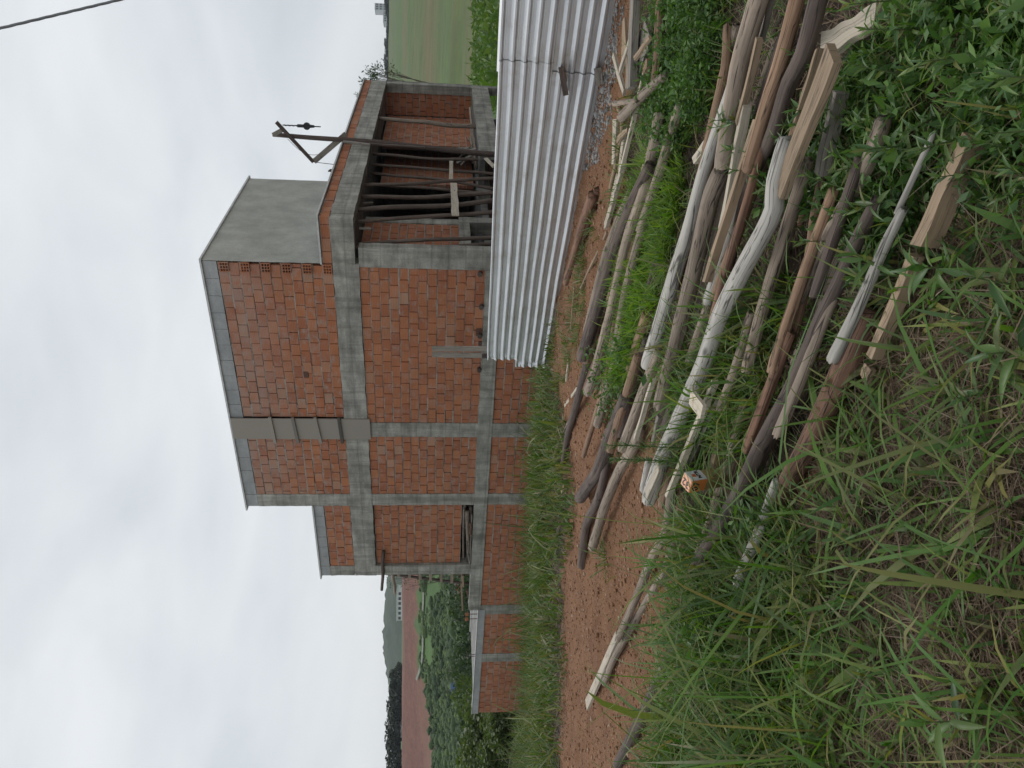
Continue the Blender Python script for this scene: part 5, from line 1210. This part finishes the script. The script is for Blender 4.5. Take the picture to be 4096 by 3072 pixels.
for py, top, y, wd, ty in sorted(((2365, 1828, 62, 8, 'valley'), (2430, 1806, 66, 8, 'valley'), (2500, 1812, 58, 8, 'valley'), (2570, 1816, 62, 8, 'valley'), (2640, 1842, 54, 7, 'valley'), (2700, 1852, 58, 7, 'valley2'), (2790, 1832, 52, 7, 'valley'), (2330, 1850, 52, 6, 'valley'), (2470, 1846, 48, 6, 'valley'), (2610, 1872, 46, 6, 'valley2'), (2760, 1868, 44, 6, 'valley'))):
    tree(py, top, y, wd, ty, 'dark leafy tree in the valley behind the low brick wall', 'trees in the valley')
for py, top, y, wd, ty in ((2850, 1842, 40, 6, 'bush'), (2905, 1858, 35, 5.5, 'bush'), (2965, 1846, 34, 6, 'bush'), (3030, 1850, 33, 6, 'bush'), (3100, 1845, 33, 6.5, 'bush'), (3180, 1840, 34, 7, 'bush')):
    tree(py, top, y, wd, ty, 'bushy green tree beyond the end of the low brick wall', 'bushy trees past the low wall')
for py, top, y, wd in ((2872, 1932, 29.0, 3.4), (2935, 1942, 28.4, 3.6), (3000, 1930, 28, 3.6), (3065, 1925, 28, 3.8), (3130, 1920, 28.5, 4)):
    tree(py, top, y, wd, 'bush', 'low bush at the grass edge past the low wall', 'low bushes past the low wall', name='bush')
for py, top, y, wd in ((2690, 1572, 262, 7), (2712, 1560, 250, 8), (2738, 1553, 246, 12), (2770, 1557, 244, 13), (2804, 1551, 242, 13), (2842, 1556, 240, 13), (2880, 1549, 240, 14), (2922, 1545, 239, 14), (2962, 1540, 239, 14), (3002, 1543, 238, 14), (3044, 1549, 238, 14), (3086, 1545, 238, 14), (3130, 1550, 238, 10)):
    tree(py, top, y, wd, 'far', 'dark tree on the crest above the red earth bank', 'trees on the red crest')
for py in range(328, -125, -22):
    tree(py + random.randint(-6, 6), random.randint(1536, 1552), 590, 20, 'far', 'small dark tree on the skyline above the striped field', 'trees on the field skyline')
# thinly leaved trees
def thin_tree(py, top, y, wd, nb, leaf, label, mt='bark', lm='tree_leaf'):
    p = at_y(top, py, y); zb = float(far_z(np.array(p[0] / y), np.array(y))); h = p[2] - zb
    rt = thing('thin_tree', label, 'tree', (p[0], y, zb)); mb = MB(); mb.bar((0, 0, 0), (.05, 0, h * .6), .09, .05, n=7)
    tips = []
    for i in range(nb):
        a = random.uniform(0, 6.28); z0 = h * random.uniform(.3, .62); r = wd * random.uniform(.2, .5); t_ = Vector((math.cos(a) * r, math.sin(a) * r, h * random.uniform(.72, 1.0))); mb.bar((.05, 0, z0), t_, .035, .012, n=4)
        for k in range(4):
            t2 = t_ + Vector((random.gauss(0, .3), random.gauss(0, .3), random.uniform(-.3, .35))) * (wd * .3); mb.bar(Vector((.05, 0, z0)).lerp(t_, random.uniform(.5, .95)), t2, .014, .006, n=4); tips.append(t2)
    mb.build('trunk', M[mt], rt)
    if leaf:
        T_ = np.array([t_[:] for t_ in tips]); i_ = RNG.integers(0, len(T_), leaf); c_ = T_[i_] + RNG.normal(0, .16, (leaf, 3)) * wd * .25
        leaf_cloud('crown', c_[:, 0], c_[:, 1], c_[:, 2], LNr(.16, .3, leaf), M[lm], None, None, rt, kind=None, flat=1)
thin_tree(338, 1450, 52, 3.3, 18, 900, 'sparse small leaved tree rising behind the far porch corner')
thin_tree(2700, 1745, 60, 3.5, 10, 90, 'nearly bare pale tree in the valley beyond the low wall', lm='tree_leaf2')
thin_tree(2655, 1775, 57, 3.0, 8, 110, 'spindly tree with a few pale leaves beyond the low wall', lm='tree_leaf2')
thin_tree(2290, 1558, 58, 2.6, 8, 200, 'thin dark tree peeking out beside the ladder top')
# scrub on the slopes
n = 21000; yy = RNG.uniform(70, 207, n); aa = RNG.uniform(-.75, -.12, n); xx = aa * yy
k = (yy < 204 + np.interp(-aa, [.36, .48], [0, -16])) & (fnoise(xx, yy, 3, .06, 21) > -.42 + .12 * (yy > 150)); xx, yy, aa = xx[k], yy[k], aa[k]
sz = LNr(.42, .5, len(xx)); m, t, b, N, LK = mat('scrub'); c = ramp(t, island(t), [(0, (.025, .05, .016)), (.5, (.045, .085, .022)), (1, (.08, .125, .032))]); c = mixc(t, 1, c, ramp(t, noise(t, pos(t), 2.5, 4, .7), [(.3, .5), (.7, 1.3)]), 'MULTIPLY'); LK(c, b.inputs['Base Color']); b.inputs['Roughness'].default_value = 1; M['scrub'] = m
tag(blobs('shrubs', xx, yy, far_z(aa, yy) + sz * .2, sz, M['scrub'], .7), 'green scrub dotting the far slope', 'shrubs')
n = 16000; yy = RNG.uniform(31, 68, n); aa = RNG.uniform(.36, .75, n); xx = aa * yy; z = far_z(aa, yy) + np.abs(RNG.normal(.0, .35, n)) * np.clip(fnoise(xx, yy, 3, .25, 23) + .7, .1, 1.5)
M['scrub_leaf'] = mk_leaf('scrub_leaf', [(.05, .11, .018), (.08, .16, .022), (.12, .19, .03), (.06, .12, .02)], .3)
leaf_cloud('shrubs', xx, yy, z, LNr(.4, .4, n), M['scrub_leaf'], 'bright green scrub in the field beyond the metal fence', 'shrubs')

# ------------------------------------------------------------------ far buildings and small things
M['white_wall'] = mk_plain('white_wall', (.62, .63, .62), .8, .06, .5); M['shadow_opening'] = mk_plain('dark_opening', (.03, .035, .04), .6, .1); M['far_grey'] = mk_plain('hazed_grey_wall', (.42, .44, .46), .8, .08, .3)  # far_grey has the paleness of distant haze mixed into its colour
def far_building(name, label, py0, py1, pxb, pxt, y, depth, mt, nw, roofmt=None, rows=1):
    a = at_y(pxb, py1, y); b_ = at_y(pxt, py0, y); x0, x1 = sorted((a[0], b_[0])); z0, z1 = sorted((a[2], b_[2]))
    rt = thing(name, label, 'building', ((x0 + x1) / 2, y, z0)); W_ = x1 - x0; Hh = z1 - z0
    mb = MB(); mb.box((-W_ / 2, 0, -3), (W_ / 2, depth, Hh)); mb.build('wall', M[mt], rt)
    mb = MB(); mb.box((-W_ / 2 - .3, -.3, Hh), (W_ / 2 + .3, depth + .3, Hh + .25)); mb.build('roof', M[roofmt or mt], rt)
    for r_ in range(rows):
        for i in range(nw):
            mb = MB(); xw = -W_ / 2 + W_ * (i + .5) / nw; ww = W_ / nw * .6; zc = Hh * (r_ + .45) / rows; hh = Hh / rows * .5
            mb.box((xw - ww / 2, -.06, zc - hh / 2), (xw + ww / 2, .1, zc + hh / 2)); mb.build('window', M['shadow_opening'], rt)
far_building('warehouse', 'long low white building on the plateau beyond the red bank', 2365, 2482, 1607, 1588, 390, 12, 'white_wall', 6)
far_building('shed', 'small white shed among the trees on the red crest', 2902, 2950, 1606, 1590, 236.5, 3, 'white_wall', 2)
far_building('apartment_block', 'pale tall block far off on the skyline above the striped field', 12, 42, 1560, 1500, 860, 12, 'far_grey', 3, rows=4)
far_building('apartment_block', 'broad low pale block on the skyline nearest the metal fence edge', 48, 88, 1560, 1534, 860, 14, 'far_grey', 4, rows=2)
a = at_y(1842, 2335, 66); b_ = at_y(1820, 2482, 66)
rt = thing('brick_shed', 'half built orange block wall in the valley beyond the ladder', 'building', ((a[0] + b_[0]) / 2, 66, -8.9)); W_ = abs(a[0] - b_[0])
mb = MB(); mb.box((-W_ / 2, 0, 8.9 + a[2]), (W_ / 2, .2, 8.9 + b_[2])); mb.build('wall', M['brick'], rt)
mb = MB(); mb.box((-W_ / 2, .01, -.5), (W_ / 2, 3, 8.9 + a[2] - .002)); mb.build('base', M['concrete_dark'], rt)
mb = MB(); mb.box((-W_ / 2 - .1, -.06, 8.9 + b_[2]), (W_ / 2 + .1, .3, 8.9 + b_[2] + .06)); mb.build('cap', M['cap'], rt)
for i in range(4):
    mb = MB(); x_ = -W_ / 2 + W_ * i / 3; mb.bar((x_, .1, 8.9 + b_[2]), (x_, .1, 8.9 + b_[2] + .35), .02, n=5); mb.build('rod', M['dark_log'], rt)
c_ = at_y(1820, 2755, 72); rt = thing('tarpaulin', 'small blue tarpaulin tent in the valley beyond the low wall', 'tarpaulin', c_); mb = MB()
mb.add([(-.35, 0, 0), (.35, 0, 0), (.35, .8, 0), (-.35, .8, 0), (-.3, .2, .4), (.3, .2, .4), (.3, .6, .4), (-.3, .6, .4)], [(0, 1, 5, 4), (1, 2, 6, 5), (2, 3, 7, 6), (3, 0, 4, 7), (4, 5, 6, 7), (3, 2, 1, 0)])
M['blue'] = mk_plain('blue_sheet', (.05, .10, .22), .6, .15); mb.build('sheet', M['blue'], rt); mb = MB(); mb.bar((0, .4, -6), (0, .4, .38), .04, n=6); mb.build('pole', M['bark'], rt)

# grey gravel spilled between the board heap and the fence
gp = gpoly([(2400, -100), (2500, -100), (2490, 200), (2450, 480), (2400, 640), (2330, 700), (2345, 480)]); x, y = sample(gp, 3800); sz = LNr(.010, .45, len(x))
M['gravel'] = mk_leaf('gravel', [(.12, .115, .11), (.20, .195, .19), (.30, .29, .28), (.16, .15, .145)], 0.0, .9)
tag(blobs('gravel', x, y, gz_(x, y) + sz * .2, sz, M['gravel'], .7), 'grey gravel spilled along the foot of the metal fence', 'gravel')

# ------------------------------------------------------------------ damp air over the valley
mb = MB(); mb.box((-2700, -60, -40), (2700, 2750, 130)); hz_ = mb.mesh('haze'); hm = bpy.data.materials.new('haze'); hm.use_nodes = True; ht = hm.node_tree
ht.nodes.remove(ht.nodes['Principled BSDF']); pv_ = ht.nodes.new('ShaderNodeVolumePrincipled'); pv_.inputs['Density'].default_value = .00016; pv_.inputs['Color'].default_value = (.86, .92, 1, 1); pv_.inputs['Anisotropy'].default_value = 0.0
ht.links.new(pv_.outputs[0], ht.nodes['Material Output'].inputs['Volume'])
tag(link('haze', hz_, hm, None, 'stuff'), 'thin grey haze over the valley', 'haze')
